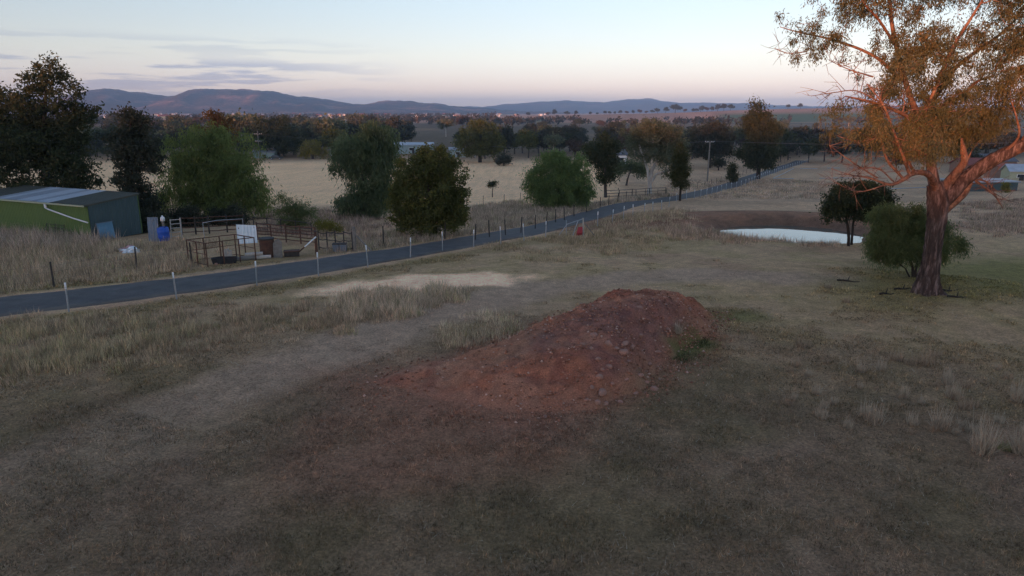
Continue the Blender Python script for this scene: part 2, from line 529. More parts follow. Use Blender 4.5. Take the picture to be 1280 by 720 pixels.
    bank = (1 - sstep(2.2, 2.9, np.hypot((x - POND[0] + 1.5) / 7.2, (y - POND[1] - 7) / 5.4) + (fbm(x / 3.5, y / 3.5, 113, 4) - 0.5) * 0.8)) * sstep(-1.5, 1.0, y - POND[1])
    c = mixcol(c, bank * 0.9, (0.090, 0.060, 0.046))
    c = mixcol(c, bank * sstep(0.5, 0.65, fbm(x / 2.2, y / 2.2, 115, 4)) * 0.6, (0.060, 0.045, 0.036))
    c = mixcol(c, (1 - sstep(1.05, 1.5, rr)) * 0.9, (0.055, 0.042, 0.034))
    # valley floor under the trees, then the hills' fields
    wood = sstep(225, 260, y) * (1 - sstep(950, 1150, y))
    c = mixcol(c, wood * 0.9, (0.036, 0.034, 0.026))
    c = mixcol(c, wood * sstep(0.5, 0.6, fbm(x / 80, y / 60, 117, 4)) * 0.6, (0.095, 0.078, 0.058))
    fields = sstep(950, 1150, y)
    cell = np.floor(x / 260 + 0.25 * np.sin(y / 300)) * 7 + np.floor(y / 300)
    pick = _hash(np.asarray(cell), np.asarray(cell) * 0, 5)
    c = mixcol(c, fields, (0.17, 0.115, 0.092))
    c = mixcol(c, fields * (pick > 0.66), (0.135, 0.098, 0.080))
    a = x / np.maximum(y, 1)
    green = fields * sstep(0.285, 0.30, a + 0.010 * (fbm(x / 60, y / 60, 119, 3) - 0.5)) * (1 - sstep(1330, 1385, y - 120 * (a - 0.3)))
    c = mixcol(c, green, (0.034, 0.058, 0.026))
    green2 = fields * ((a > 0.015) & (a < 0.045) & (y < 1330))
    c = mixcol(c, green2, (0.032, 0.060, 0.032))
    c = mixcol(c, sstep(1900, 2400, y) * sstep(0.02, -0.05, a), (0.055, 0.052, 0.046))
    c = mixcol(c, fields * sstep(0.55, 0.7, fbm(x / 90, y / 50, 121, 4)) * 0.35, (0.12, 0.085, 0.070))
    # hillside behind the camera
    c = mixcol(c, sstep(0, -60, y), (0.13, 0.11, 0.07))
    return c * np.array([3.1, 2.3, 1.80]) * (0.82 + 0.36 * sml[..., None])

def make_ground():
    def axis(f0, f1, step, lo, hi, g):
        a = list(np.arange(f0, f1 + 1e-6, step))
        s = step; x = a[-1]
        while x < hi: s *= g; x += s; a.append(x)
        s = step; x = a[0]; b = []
        while x > lo: s *= g; x -= s; b.append(x)
        return np.array(b[::-1] + a)
    xs = axis(-42, 42, 0.34, -12000, 12000, 1.09)
    ys = axis(8, 76, 0.34, -9000, 12000, 1.07)
    X, Y = np.meshgrid(xs, ys)
    Z = base_h(X, Y)
    # sink below the heap so that the two never share a surface
    Z = Z - 0.25 * sstep(0.7, 1.3, poly_inside_dist(X, Y, MOUND_POLY))
    # bed of the road
    d, _ = seg_dist(X, Y, ROAD_C)
    Z = Z - 0.05 * (1 - sstep(1.5, 2.2, d))
    V = np.stack([X, Y, Z], -1).reshape(-1, 3)
    ny, nx = X.shape
    idx = np.arange(nx * ny).reshape(ny, nx)
    F = np.stack([idx[:-1, :-1], idx[:-1, 1:], idx[1:, 1:], idx[1:, :-1]], -1).reshape(-1, 4)
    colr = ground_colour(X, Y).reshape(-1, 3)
    m, nt, out = new_mat('ground')
    p = nt.nodes.new('ShaderNodeBsdfPrincipled')
    at = nt.nodes.new('ShaderNodeAttribute'); at.attribute_name = 'soil'
    n1 = noise_node(nt, 14.0, 6, 0.75); n2 = noise_node(nt, 2.1, 6, 0.7); n3 = noise_node(nt, 60.0, 3, 0.7)
    k1 = ramp(nt, n1.outputs[0], [(0.28, (0.40, 0.40, 0.42)), (0.5, (1, 1, 1)), (0.72, (1.75, 1.7, 1.6))])
    k2 = ramp(nt, n2.outputs[0], [(0.3, (0.75, 0.76, 0.74)), (0.7, (1.25, 1.22, 1.18))])
    c1 = mixc(nt, 1.0, at.outputs[0], k1.outputs[0], 'MULTIPLY')
    c2 = mixc(nt, 1.0, c1, k2.outputs[0], 'MULTIPLY')
    nt.links.new(c2, p.inputs['Base Color'])
    p.inputs['Roughness'].default_value = 0.95
    p.inputs['Specular IOR Level'].default_value = 0.1
    b1 = nt.nodes.new('ShaderNodeMath'); b1.operation = 'MULTIPLY_ADD'
    nt.links.new(n3.outputs[0], b1.inputs[0]); b1.inputs[1].default_value = 0.4; nt.links.new(n1.outputs[0], b1.inputs[2])
    nt.links.new(bump(nt, b1.outputs[0], 0.9, 0.05), p.inputs['Normal'])
    nt.links.new(p.outputs[0], out.inputs[0])
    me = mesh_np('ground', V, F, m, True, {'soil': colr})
    return tag(link('ground', me), kind='structure')
make_ground()

# ---- road
def make_road():
    pts = ROAD_C
    # resample evenly
    seg = np.hypot(*np.diff(pts, axis=0).T); s = np.concatenate([[0], np.cumsum(seg)])
    n = int(s[-1] / 0.6)
    q = np.linspace(0, s[-1], n)
    P = np.stack([np.interp(q, s, pts[:, 0]), np.interp(q, s, pts[:, 1])], -1)
    T = np.gradient(P, axis=0); T /= np.hypot(*T.T)[:, None]
    N = np.stack([-T[:, 1], T[:, 0]], -1)
    offs = np.array([-1.0, -0.96, -0.8, -0.4, 0, 0.4, 0.8, 0.96, 1.0])
    V = []
    for j, o in enumerate(offs):
        edge = (fbm(q / 1.3, q * 0 + j, 131, 4) - 0.5) * 0.5 if abs(o) > 0.9 else 0
        w = o * ROAD_W / 2 + (np.sign(o) * edge)
        xy = P + N * (w if np.ndim(w) else np.full(n, w))[:, None]
        zc = base_h(xy[:, 0], xy[:, 1])
        z = zc + (0.035 + 0.05 * (1 - o * o)) - (0.11 if abs(o) == 1 else 0)
        V.append(np.concatenate([xy, z[:, None]], 1))
    V = np.stack(V, 1); m_ = len(offs)
    idx = np.arange(n * m_).reshape(n, m_)
    F = np.stack([idx[:-1, :-1], idx[1:, :-1], idx[1:, 1:], idx[:-1, 1:]], -1).reshape(-1, 4)[:, ::-1]
    uv = np.tile(np.abs(offs), n)
    m, nt, out = new_mat('bitumen')
    p = nt.nodes.new('ShaderNodeBsdfPrincipled')
    n1 = noise_node(nt, 1.1, 6, 0.7); n2 = noise_node(nt, 40, 4, 0.7); n3 = noise_node(nt, 0.35, 4, 0.6)
    col = ramp(nt, n1.outputs[0], [(0.3, (0.084, 0.077, 0.072)), (0.7, (0.130, 0.120, 0.113))]).outputs[0]
    gr = ramp(nt, n2.outputs[0], [(0.3, (0.7, 0.7, 0.7)), (0.7, (1.3, 1.3, 1.3))])
    col = mixc(nt, 1.0, col, gr.outputs[0], 'MULTIPLY')
    at = nt.nodes.new('ShaderNodeAttribute'); at.attribute_name = 'edge'
    ad = nt.nodes.new('ShaderNodeMath'); ad.operation = 'ADD'
    nt.links.new(at.outputs['Fac'], ad.inputs[0]); nt.links.new(n1.outputs[0], ad.inputs[1])
    k = ramp(nt, ad.outputs[0], [(0.0, (0, 0, 0)), (1.0, (1, 1, 1))])
    mp = nt.nodes.new('ShaderNodeMapRange'); mp.inputs[1].default_value = 1.22; mp.inputs[2].default_value = 1.55
    nt.links.new(ad.outputs[0], mp.inputs[0])
    col = mixc(nt, mp.outputs[0], col, (0.16, 0.135, 0.11))
    nt.links.new(col, p.inputs['Base Color'])
    p.inputs['Roughness'].default_value = 0.8
    p.inputs['Specular IOR Level'].default_value = 0.12
    nt.links.new(bump(nt, n2.outputs[0], 0.5, 0.01), p.inputs['Normal'])
    nt.links.new(p.outputs[0], out.inputs[0])
    return tag(link('road', mesh_np('road', V.reshape(-1, 3), F, m, True, {'edge': uv})), kind='structure')
make_road()

# ---- water of the dam
def make_water():
    m, nt, out = new_mat('dam_water')
    p = nt.nodes.new('ShaderNodeBsdfPrincipled')
    p.inputs['Base Color'].default_value = (0.10, 0.095, 0.075, 1)
    p.inputs['Roughness'].default_value = 0.03
    p.inputs['IOR'].default_value = 1.42
    p.inputs['Specular IOR Level'].default_value = 0.5
    n = noise_node(nt, 3.0, 3, 0.5)
    nt.links.new(bump(nt, n.outputs[0], 0.04, 0.02), p.inputs['Normal'])
    nt.links.new(p.outputs[0], out.inputs[0])
    k = 72
    V = [(POND[0], POND[1], WATER_Z)]; F = []
    for i in range(k):
        a = 2 * math.pi * i / k
        V.append((POND[0] + 9.5 * math.cos(a), POND[1] + 8 * math.sin(a), WATER_Z))
    for i in range(k): F.append((0, 1 + i, 1 + (i + 1) % k))
    tag(link('water', mesh_np('water', V, np.array(F), m)), kind='structure')
make_water()

# ---- the heap of red earth
def make_mound():
    lo = MOUND_POLY.min(0) - 1.0; hi = MOUND_POLY.max(0) + 1.0
    st = 0.085
    X, Y = np.meshgrid(np.arange(lo[0], hi[0], st), np.arange(lo[1], hi[1], st))
    H = mound_h(X, Y)
    Z = base_h(X, Y) + H + (fbm(X / 0.22, Y / 0.22, 55, 3, 0.6) - 0.5) * 0.13 * sstep(0.02, 0.2, H)
    keep = (poly_inside_dist(X, Y, MOUND_POLY) > -0.9)
    idx = np.arange(X.size).reshape(X.shape)
    kq = keep[:-1, :-1] & keep[:-1, 1:] & keep[1:, 1:] & keep[1:, :-1]
    F = np.stack([idx[:-1, :-1], idx[:-1, 1:], idx[1:, 1:], idx[1:, :-1]], -1)[kq]
    used = np.unique(F); remap = -np.ones(X.size, int); remap[used] = np.arange(len(used))
    org = np.array([MOUND_POLY[:, 0].mean(), MOUND_POLY[:, 1].mean(), 0.0])
    V = np.stack([X, Y, Z], -1).reshape(-1, 3)[used] - org
    x, y = X.ravel()[used], Y.ravel()[used]
    c = np.ones((len(x), 3)) * np.array([0.43, 0.160, 0.085])
    c = mixcol(c, sstep(0.45, 0.65, fbm(x / 1.2, y / 1.2, 141, 4)), (0.44, 0.20, 0.115))
    c = mixcol(c, sstep(0.52, 0.66, fbm(x / 0.5, y / 0.5, 143, 4)) * 0.6, (0.25, 0.095, 0.062))
    c = mixcol(c, blob(x, y, 640, 455, 2.6, 1.5, 0.5, 0.6, 145, 0.6, 1.0) * 0.5, (0.36, 0.21, 0.12))
    c = mixcol(c, sstep(0.3, -0.5, poly_inside_dist(x, y, MOUND_POLY) + (fbm(x / 0.8, y / 0.8, 147, 3) - 0.5)) * 0.6, (0.30, 0.17, 0.12))
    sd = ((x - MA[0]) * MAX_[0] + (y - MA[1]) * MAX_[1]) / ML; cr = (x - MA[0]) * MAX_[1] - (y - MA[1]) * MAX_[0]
    c = mixcol(c, sstep(0.42, 0.62, sd + 0.3 * (fbm(x / 1.0, y / 1.0, 157, 3) - 0.5)) * sstep(-0.6, 0.8, cr + 1.2 * (fbm(x / 0.8, y / 0.8, 159, 3) - 0.5)) * 0.7, (0.225, 0.105, 0.082))  # maroon stony soil; also paints in the shade of the steep side
    c *= np.array([1.03, 0.99, 1.00]) * (0.6 + 0.8 * fbm(x / 0.2, y / 0.2, 149, 3, 0.6))[:, None]
    gc = ground_colour(x, y); w = sstep(1.0, -0.2, poly_inside_dist(x, y, MOUND_POLY) + 1.1 * (fbm(x / 0.7, y / 0.7, 151, 4) - 0.5))[:, None]
    c = c * (1 - w) + gc * w
    m, nt, out = new_mat('red_earth')
    p = nt.nodes.new('ShaderNodeBsdfPrincipled')
    at = nt.nodes.new('ShaderNodeAttribute'); at.attribute_name = 'soil'
    n1 = noise_node(nt, 22.0, 6, 0.75)
    k1 = ramp(nt, n1.outputs[0], [(0.30, (0.42, 0.38, 0.38)), (0.5, (1, 1, 1)), (0.70, (1.6, 1.6, 1.6))])
    nt.links.new(mixc(nt, 1.0, at.outputs[0], k1.outputs[0], 'MULTIPLY'), p.inputs['Base Color'])
    p.inputs['Roughness'].default_value = 0.95; p.inputs['Specular IOR Level'].default_value = 0.1
    nt.links.new(bump(nt, n1.outputs[0], 0.9, 0.05), p.inputs['Normal'])
    nt.links.new(p.outputs[0], out.inputs[0])
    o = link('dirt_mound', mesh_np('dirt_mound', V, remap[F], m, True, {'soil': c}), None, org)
    tag(o, 'long heap of stony red earth with a ramp on bare grass', 'dirt mound')
make_mound()

# ---- mountains: heights follow the skyline of the photograph, at their real distance
def make_range(name, prof, y0, y1, y2, seed, colors, umin, umax, nu=420, nt_=70):
    us = np.linspace(umin, umax, nu)
    pu, pv = np.array(prof, float).T
    vs = np.interp(us, pu, pv)
    k = np.ones(5) / 5; vs = np.convolve(np.pad(vs, 2, mode='edge'), k, 'valid')
    crest = CAMZ + np.array([at_depth(640, v, y1)[2] - CAMZ for v in vs])
    crest = crest + (fbm(us / 16, us * 0, seed + 40, 4, 0.6) - 0.5) * y1 * 0.0042
    t = np.linspace(0, 1, nt_)
    U, Tt = np.meshgrid(us, t)
    Yd = y0 + (y2 - y0) * Tt
    X = (U - 640) / FPX * y1 / CF[1] * (0.5 + 0.5 * Yd / y1)
    tc = (y1 - y0) / (y2 - y0)
    rise = np.where(Tt < tc, sstep(0, 1, np.clip(Tt / tc, 0, 1)) ** 0.9, 1 - 0.9 * sstep(tc, 1.0, Tt))
    n = fbm(X / 420, Yd / 900, seed, 5, 0.55)
    rid = 1 - np.abs(2 * fbm(X / 520 + 0.15 * Yd / 520, Yd / 1500, seed + 9, 4, 0.55) - 1) * 1.6
    base = -12
    amp = crest[None] - base
    mod = 1 + ((rid - 0.55) * 1.7 + (n - 0.5) * 1.0) * np.clip(1 - rise, 0, 1) * np.minimum(1, rise * 4)
    Z = base + amp * np.clip(rise * mod, 0, 1.0) + (fbm(X / 40, Yd / 40, seed + 20, 3) - 0.5) * 16 * np.clip(rise * 2, 0, 1)
    V = np.stack([X, Yd, Z], -1).reshape(-1, 3)
    idx = np.arange(nu * nt_).reshape(nt_, nu)
    F = np.stack([idx[:-1, :-1], idx[:-1, 1:], idx[1:, 1:], idx[1:, :-1]], -1).reshape(-1, 4)
    m, nt, out = new_mat(name)
    p = nt.nodes.new('ShaderNodeBsdfPrincipled')
    n1 = noise_node(nt, 0.0040, 8, 0.7); n2 = noise_node(nt, 0.04, 5, 0.75)
    c = ramp(nt, n1.outputs[0], [(0.36, colors[0]), (0.52, colors[1]), (0.64, colors[2])]).outputs[0]
    k = ramp(nt, n2.outputs[0], [(0.3, (0.55, 0.55, 0.55)), (0.7, (1.3, 1.3, 1.3))])
    nt.links.new(mixc(nt, 1.0, c, k.outputs[0], 'MULTIPLY'), p.inputs['Base Color'])
    p.inputs['Roughness'].default_value = 1.0; p.inputs['Specular IOR Level'].default_value = 0.0
    nt.links.new(bump(nt, n2.outputs[0], 1.0, 30.0), p.inputs['Normal'])
    nt.links.new(p.outputs[0], out.inputs[0])
    return tag(link(name, mesh_np(name, V, F, m, True)), kind='structure')

NEAR_RANGE = [(-1700, 132), (-1300, 124), (-900, 121), (-700, 126), (-500, 128), (-200, 124), (-60, 126), (60, 123), (110, 123), (140, 121), (158, 116), (172, 113), (185, 113), (200, 116), (225, 119), (245, 121), (262, 116), (275, 112), (300, 112), (320, 111), (345, 114), (375, 117), (395, 121), (410, 122), (425, 125), (445, 129), (465, 132), (476, 130), (490, 126.5), (515, 127), (540, 129), (570, 132.5), (600, 135), (640, 139), (700, 141), (760, 143)]
FAR_RANGE = [(300, 138), (480, 137), (560, 136), (600, 133), (622, 132), (645, 129), (680, 126), (700, 126), (720, 128), (750, 127), (778, 124), (800, 124), (830, 128), (870, 129), (900, 129), (940, 131), (1000, 133), (1100, 133), (1280, 131), (1500, 129), (1900, 132)]
make_range('mountains', NEAR_RANGE, 3700, 5000, 6000, 201, [(0.045, 0.055, 0.045), (0.12, 0.090, 0.070), (0.40, 0.23, 0.165)], -1700, 760, 700)  # last colour paints sunlit patches onto the pinkish bare slopes
make_range('hills', FAR_RANGE, 6000, 7400, 8600, 231, [(0.05, 0.06, 0.05), (0.085, 0.08, 0.06), (0.15, 0.11, 0.08)], 300, 1900, 320, 50)

# ---- the evening air
def make_haze():
    x0, x1, y0, y1, z0, z1 = -14000, 14000, -9800, 12800, -22, 212
    b = MB().box(((x0 + x1) / 2, (y0 + y1) / 2, (z0 + z1) / 2), (x1 - x0, y1 - y0, z1 - z0))
    m, nt, out = new_mat('evening_haze')
    v = nt.nodes.new('ShaderNodeVolumePrincipled')
    v.inputs['Color'].default_value = (0.54, 0.71, 1.0, 1)
    v.inputs['Density'].default_value = 0.00014
    v.inputs['Anisotropy'].default_value = 0.75
    nt.links.new(v.outputs[0], out.inputs['Volume'])
    o = b.build('haze', m)
    tag(o, kind='stuff')
make_haze()
# ================================================================== TREES
def leaf_mat(name, c1, c2, c3=None, trans=0.38, k=1.5):
    c1, c2, c3 = [tuple(q * k for q in (w or c2)) for w in (c1, c2, c3)]
    m, nt, out = new_mat(name)
    at = nt.nodes.new('ShaderNodeAttribute'); at.attribute_name = 'var'
    stops = [(0.0, c1), (0.75, c2), (1.0, c3 or c2)]
    col = ramp(nt, at.outputs['Fac'], stops).outputs[0]
    n = noise_node(nt, 0.55, 3, 0.6)
    k = ramp(nt, n.outputs[0], [(0.3, (0.72, 0.75, 0.72)), (0.7, (1.28, 1.22, 1.15))])
    col = mixc(nt, 1.0, col, k.outputs[0], 'MULTIPLY')
    d = nt.nodes.new('ShaderNodeBsdfDiffuse'); t = nt.nodes.new('ShaderNodeBsdfTranslucent')
    nt.links.new(col, d.inputs[0]); nt.links.new(col, t.inputs[0])
    mx = nt.nodes.new('ShaderNodeMixShader'); mx.inputs[0].default_value = trans
    nt.links.new(d.outputs[0], mx.inputs[1]); nt.links.new(t.outputs[0], mx.inputs[2])
    nt.links.new(mx.outputs[0], out.inputs[0])
    return m

def bark_mat(name, c1, c2, scale=4.0):
    m, nt, out = new_mat(name)
    p = nt.nodes.new('ShaderNodeBsdfPrincipled')
    tc = nt.nodes.new('ShaderNodeTexCoord'); mp = nt.nodes.new('ShaderNodeMapping')
    mp.inputs['Scale'].default_value = (1, 1, 0.18)
    nt.links.new(tc.outputs['Object'], mp.inputs[0])
    n = noise_node(nt, scale, 6, 0.7, vec=mp.outputs[0])
    nt.links.new(ramp(nt, n.outputs[0], [(0.32, c1), (0.68, c2)]).outputs[0], p.inputs['Base Color'])
    p.inputs['Roughness'].default_value = 0.9; p.inputs['Specular IOR Level'].default_value = 0.15
    nt.links.new(bump(nt, n.outputs[0], 0.8, 0.05), p.inputs['Normal'])
    nt.links.new(p.outputs[0], out.inputs[0])
    return m

BARK = {
    'grey': bark_mat('grey_bark', (0.045, 0.038, 0.032), (0.12, 0.10, 0.085)),
    'dark': bark_mat('dark_bark', (0.025, 0.020, 0.017), (0.07, 0.055, 0.045)),
    'pale': bark_mat('pale_gum_bark', (0.30, 0.26, 0.22), (0.58, 0.53, 0.47), 2.0),
}
LEAF = {
    'dark': leaf_mat('dark_leaf', (0.028, 0.036, 0.020), (0.052, 0.060, 0.030), (0.085, 0.075, 0.038)),
    'dusky': leaf_mat('dusky_leaf', (0.030, 0.036, 0.026), (0.055, 0.058, 0.040), (0.075, 0.060, 0.045)),
    'pepper': leaf_mat('pepper_leaf', (0.062, 0.078, 0.027), (0.105, 0.128, 0.041), (0.150, 0.155, 0.048), 0.42, 2.0),
    'willow': leaf_mat('willow_leaf', (0.050, 0.074, 0.027), (0.087, 0.120, 0.041), (0.120, 0.148, 0.050), 0.42, 2.0),
    'weep': leaf_mat('weeping_leaf', (0.040, 0.056, 0.030), (0.070, 0.088, 0.044), (0.100, 0.110, 0.056), 0.42, 2.0),
    'olive': leaf_mat('olive_leaf', (0.050, 0.056, 0.020), (0.090, 0.094, 0.030), (0.150, 0.125, 0.035)),
    'gum': leaf_mat('gum_leaf', (0.058, 0.064, 0.034), (0.100, 0.098, 0.052), (0.185, 0.125, 0.064), 0.32, 1.4),
    'greygum': leaf_mat('grey_gum_leaf', (0.048, 0.058, 0.036), (0.085, 0.092, 0.056), (0.120, 0.110, 0.066), 0.42, 2.0),
    'orange': leaf_mat('orange_leaf', (0.105, 0.062, 0.028), (0.165, 0.095, 0.036), (0.22, 0.13, 0.045), 0.3, 1.0),
    'yellow': leaf_mat('yellow_green_leaf', (0.100, 0.090, 0.022), (0.160, 0.140, 0.032), (0.21, 0.17, 0.04)),
    'cypress': leaf_mat('cypress_leaf', (0.026, 0.034, 0.014), (0.060, 0.060, 0.022), (0.11, 0.080, 0.026)),
    'wattle': leaf_mat('wattle_leaf', (0.052, 0.066, 0.028), (0.084, 0.100, 0.042), (0.110, 0.115, 0.048), 0.42, 2.0),
    'plum': leaf_mat('reddish_leaf', (0.060, 0.045, 0.036), (0.090, 0.066, 0.050), (0.12, 0.08, 0.056), 0.3, 1.2),
}

def rand_unit(n, rng):
    v = rng.normal(size=(n, 3)); return v / np.linalg.norm(v, axis=1, keepdims=True)

def leaves(centres, radii, counts, ll, lw, droop, rng, flat=1.0, hang=0.0):
    """rhombic leaves round each centre; returns verts, quads, var"""
    ci = np.repeat(np.arange(len(centres)), counts)
    n = len(ci)
    off = rng.normal(size=(n, 3)) * 0.5
    off[:, 2] *= flat
    if hang > 0:
        off[:, 2] -= np.abs(rng.normal(size=n)) * hang
    P = centres[ci] + off * radii[ci][:, None]
    d = rand_unit(n, rng) + off / (np.linalg.norm(off, axis=1, keepdims=True) + 1e-6) * 0.5
    d[:, 2] -= droop
    d /= np.linalg.norm(d, axis=1, keepdims=True)
    s = np.cross(d, rand_unit(n, rng)); s /= np.linalg.norm(s, axis=1, keepdims=True) + 1e-9
    L = ll * rng.uniform(0.6, 1.4, n)[:, None]; W = lw * rng.uniform(0.6, 1.4, n)[:, None]
    V = np.stack([P - d * L * 0.5, P + s * W * 0.5 - d * L * 0.05, P + d * L * 0.5, P - s * W * 0.5 - d * L * 0.05], 1).reshape(-1, 3)
    F = np.arange(4 * n).reshape(n, 4)
    cv = rng.uniform(0, 1, len(centres))[ci]
    var = np.clip(0.55 * rng.uniform(0, 1, n) + 0.45 * cv, 0, 1)
    return V, F, np.repeat(var, 4)

def tubes_np(lines, n=5):
    """lines: list of (pts (k,3), radii (k,)) -> verts, quads; one tube per line"""
    Vs, Fs = [], []; base = 0
    ang = 2 * np.pi * np.arange(n) / n
    for P, r in lines:
        P = np.asarray(P, float); k = len(P)
        T = np.gradient(P, axis=0); T /= np.linalg.norm(T, axis=1, keepdims=True) + 1e-9
        ref = np.array([1.0, 0, 0]) if abs(T[0, 0]) < 0.7 else np.array([0, 1.0, 0])
        A = np.cross(T, ref); A /= np.linalg.norm(A, axis=1, keepdims=True) + 1e-9
        B = np.cross(T, A)
        V = P[:, None] + (A[:, None] * np.cos(ang)[None, :, None] + B[:, None] * np.sin(ang)[None, :, None]) * np.asarray(r)[:, None, None]
        Vs.append(V.reshape(-1, 3))
        idx = base + np.arange(k * n).reshape(k, n)
        nx = np.roll(idx, -1, axis=1)
        Fs.append(np.stack([idx[:-1], nx[:-1], nx[1:], idx[1:]], -1).reshape(-1, 4))
        base += k * n
    return np.concatenate(Vs), np.concatenate(Fs)

def grow(limbs, centres, rng, twig=0.02, bend=0.18, steps=5):
    """limbs: list of (pts, radii). Adds one branch to each centre from the nearest wood. Returns branch list."""
    nodes = [np.asarray(p, float) for p, r in limbs]
    N = np.concatenate(nodes); NR = np.concatenate([np.asarray(r, float) for p, r in limbs])
    root = N[0]
    order = np.argsort([np.min(np.linalg.norm(N - c, axis=1)) for c in centres])
    out = []
    for i in order:
        c = centres[i]
        dv = c - N
        dist = np.linalg.norm(dv, axis=1)
        cost = dist + 0.9 * np.maximum(0, N[:, 2] - c[2])          # prefer to start below
        j = int(np.argmin(cost))
        L = dist[j]
        if L < 0.05: continue
        t = np.linspace(0, 1, steps)
        side = rng.normal(size=3) * bend * L
        side[2] = abs(side[2]) * 0.6
        pts = N[j] + dv[j] * t[:, None] + side * (t * (1 - t) * 1.6)[:, None] + rng.normal(size=(steps, 3)) * 0.03 * L * (t * (1 - t) * 4)[:, None]
        r0 = min(NR[j] * 0.75, twig * (1.0 + 0.9 * L / (twig * 60)))
        rad = r0 + (twig * 0.45 - r0) * t
        out.append((pts, rad))
        N = np.concatenate([N, pts[1:]]); NR = np.concatenate([NR, rad[1:]])
    return out

def sample_crown(ells, ncl, rng, power=2.0, gap=0.0, gscale=1.0, seed=0):
    E = np.array(ells, float)
    w = E[:, 3] * E[:, 4] * E[:, 5]
    w = w ** 0.8
    if E.shape[1] > 6: w = w * E[:, 6]
    w /= w.sum()
    out = []
    while len(out) < ncl:
        k = rng.choice(len(E), p=w)
        d = rand_unit(1, rng)[0]; q = rng.uniform() ** (1 / power)
        p = E[k, :3] + d * E[k, 3:6] * q
        if gap > 0 and fbm(p[0] / gscale + 31 * k, (p[2] + 0.7 * p[1]) / gscale, 300 + seed, 2) < gap: continue
        out.append(p)
    return np.array(out)

def build_tree(name, label, loc, ells, trunks, leaf, bark, ncl=90, clr=0.6, nleaf=70, ll=0.22, lw=0.09, droop=0.2, hang=0.0,
               gap=0.0, gscale=1.2, seed=1, group=None, power=2.2, twig=0.03, flat=0.8, cat='tree', nside=7, single=False, steps=5, rvar=(0.55, 1.45)):
    rng = np.random.default_rng(seed)
    C = sample_crown(ells, ncl, rng, power, gap, gscale, seed)
    rad = clr * rng.uniform(rvar[0], rvar[1], ncl)
    V, F, var = leaves(C, rad, np.maximum(3, (nleaf * rng.uniform(0.7, 1.3, ncl)).astype(int)), ll, lw, droop, rng, flat, hang)
    limbs = [(np.array([p[:3] for p in tr], float), np.array([p[3] for p in tr], float)) for tr in trunks]
    dense = []
    for P, r in limbs:                                           # finer nodes along the trunks
        t = np.linspace(0, len(P) - 1, (len(P) - 1) * 4 + 1); k = np.arange(len(P))
        Q = np.stack([np.interp(t, k, P[:, i]) for i in range(3)], -1)
        dense.append((Q, np.interp(t, k, r)))
    br = grow([(P[2:], r[2:]) for P, r in dense], C, rng, twig, steps=steps)
    tv, tf = tubes_np(dense, nside)
    bv, bf = tubes_np(br, 4)
    WV = np.concatenate([tv, bv]); WF = np.concatenate([tf, bf + len(tv)])
    if single:
        AV = np.concatenate([WV, V]); AF = np.concatenate([WF, F + len(WV)])
        me = mesh_np(name, AV, AF, None, False, {'var': np.concatenate([np.zeros(len(WV)), var])}, [BARK[bark], LEAF[leaf]],
                     np.concatenate([np.zeros(len(WF), int), np.ones(len(F), int)]))
        return me
    root = thing(name, label, cat, loc, 0, group)
    link('trunk', mesh_np('trunk', WV, WF, BARK[bark], True), root)
    link('crown', mesh_np('crown', V, F, LEAF[leaf], False, {'var': var}), root)
    return root

def px_tree(name, label, ub, vb, ells, leaf, bark='grey', trunk_px=3.0, ncl=90, seed=1, depth=0.85, ybase=None, lean=(0, 0), stems=None, dens=1.0, **kw):
    """a tree whose base stands at photo pixel (ub, vb) on the ground; crown ellipses given in photo pixels (u, v, ru, rv[, dy])"""
    if ybase is None: b = ground_at(ub, vb)
    else:
        b = at_depth(ub, vb, ybase); b[2] = float(base_h(b[0], b[1]))
    y = b[1]; m = mpp(y)
    E = []
    for e in ells:
        q = at_depth(e[0], e[1], y)
        dy = e[4] if len(e) > 4 else 0.0
        E.append((q[0] - b[0], dy, q[2] - b[2], e[2] * m, e[2] * m * depth, e[3] * m))
    cx = np.average([e[0] for e in E], weights=[e[3] for e in E]); zt = max(e[2] for e in E)
    r0 = trunk_px * m
    if stems is None:
        zc = zt
        trunks = [[(0, 0, -0.15, r0 * 1.5), (0.0, 0, 0.15, r0 * 1.1), (cx * 0.25, 0.05, zc * 0.35, r0 * 0.85), (cx * 0.6 + 0.1, -0.1, zc * 0.7, r0 * 0.6), (cx, 0, zc * 1.0, r0 * 0.3)]]
    else:
        trunks = []
        for st in stems:
            tr = []
            for k, s in enumerate(st):
                q = at_depth(s[0], s[1], y)
                tr.append((q[0] - b[0], s[3] if len(s) > 3 else 0.0, q[2] - b[2] - (0.2 if k == 0 else 0), s[2] * m))
            trunks.append(tr)
    return build_tree(name, label, tuple(b), E, trunks, leaf, bark, ncl=ncl, seed=seed, **kw)

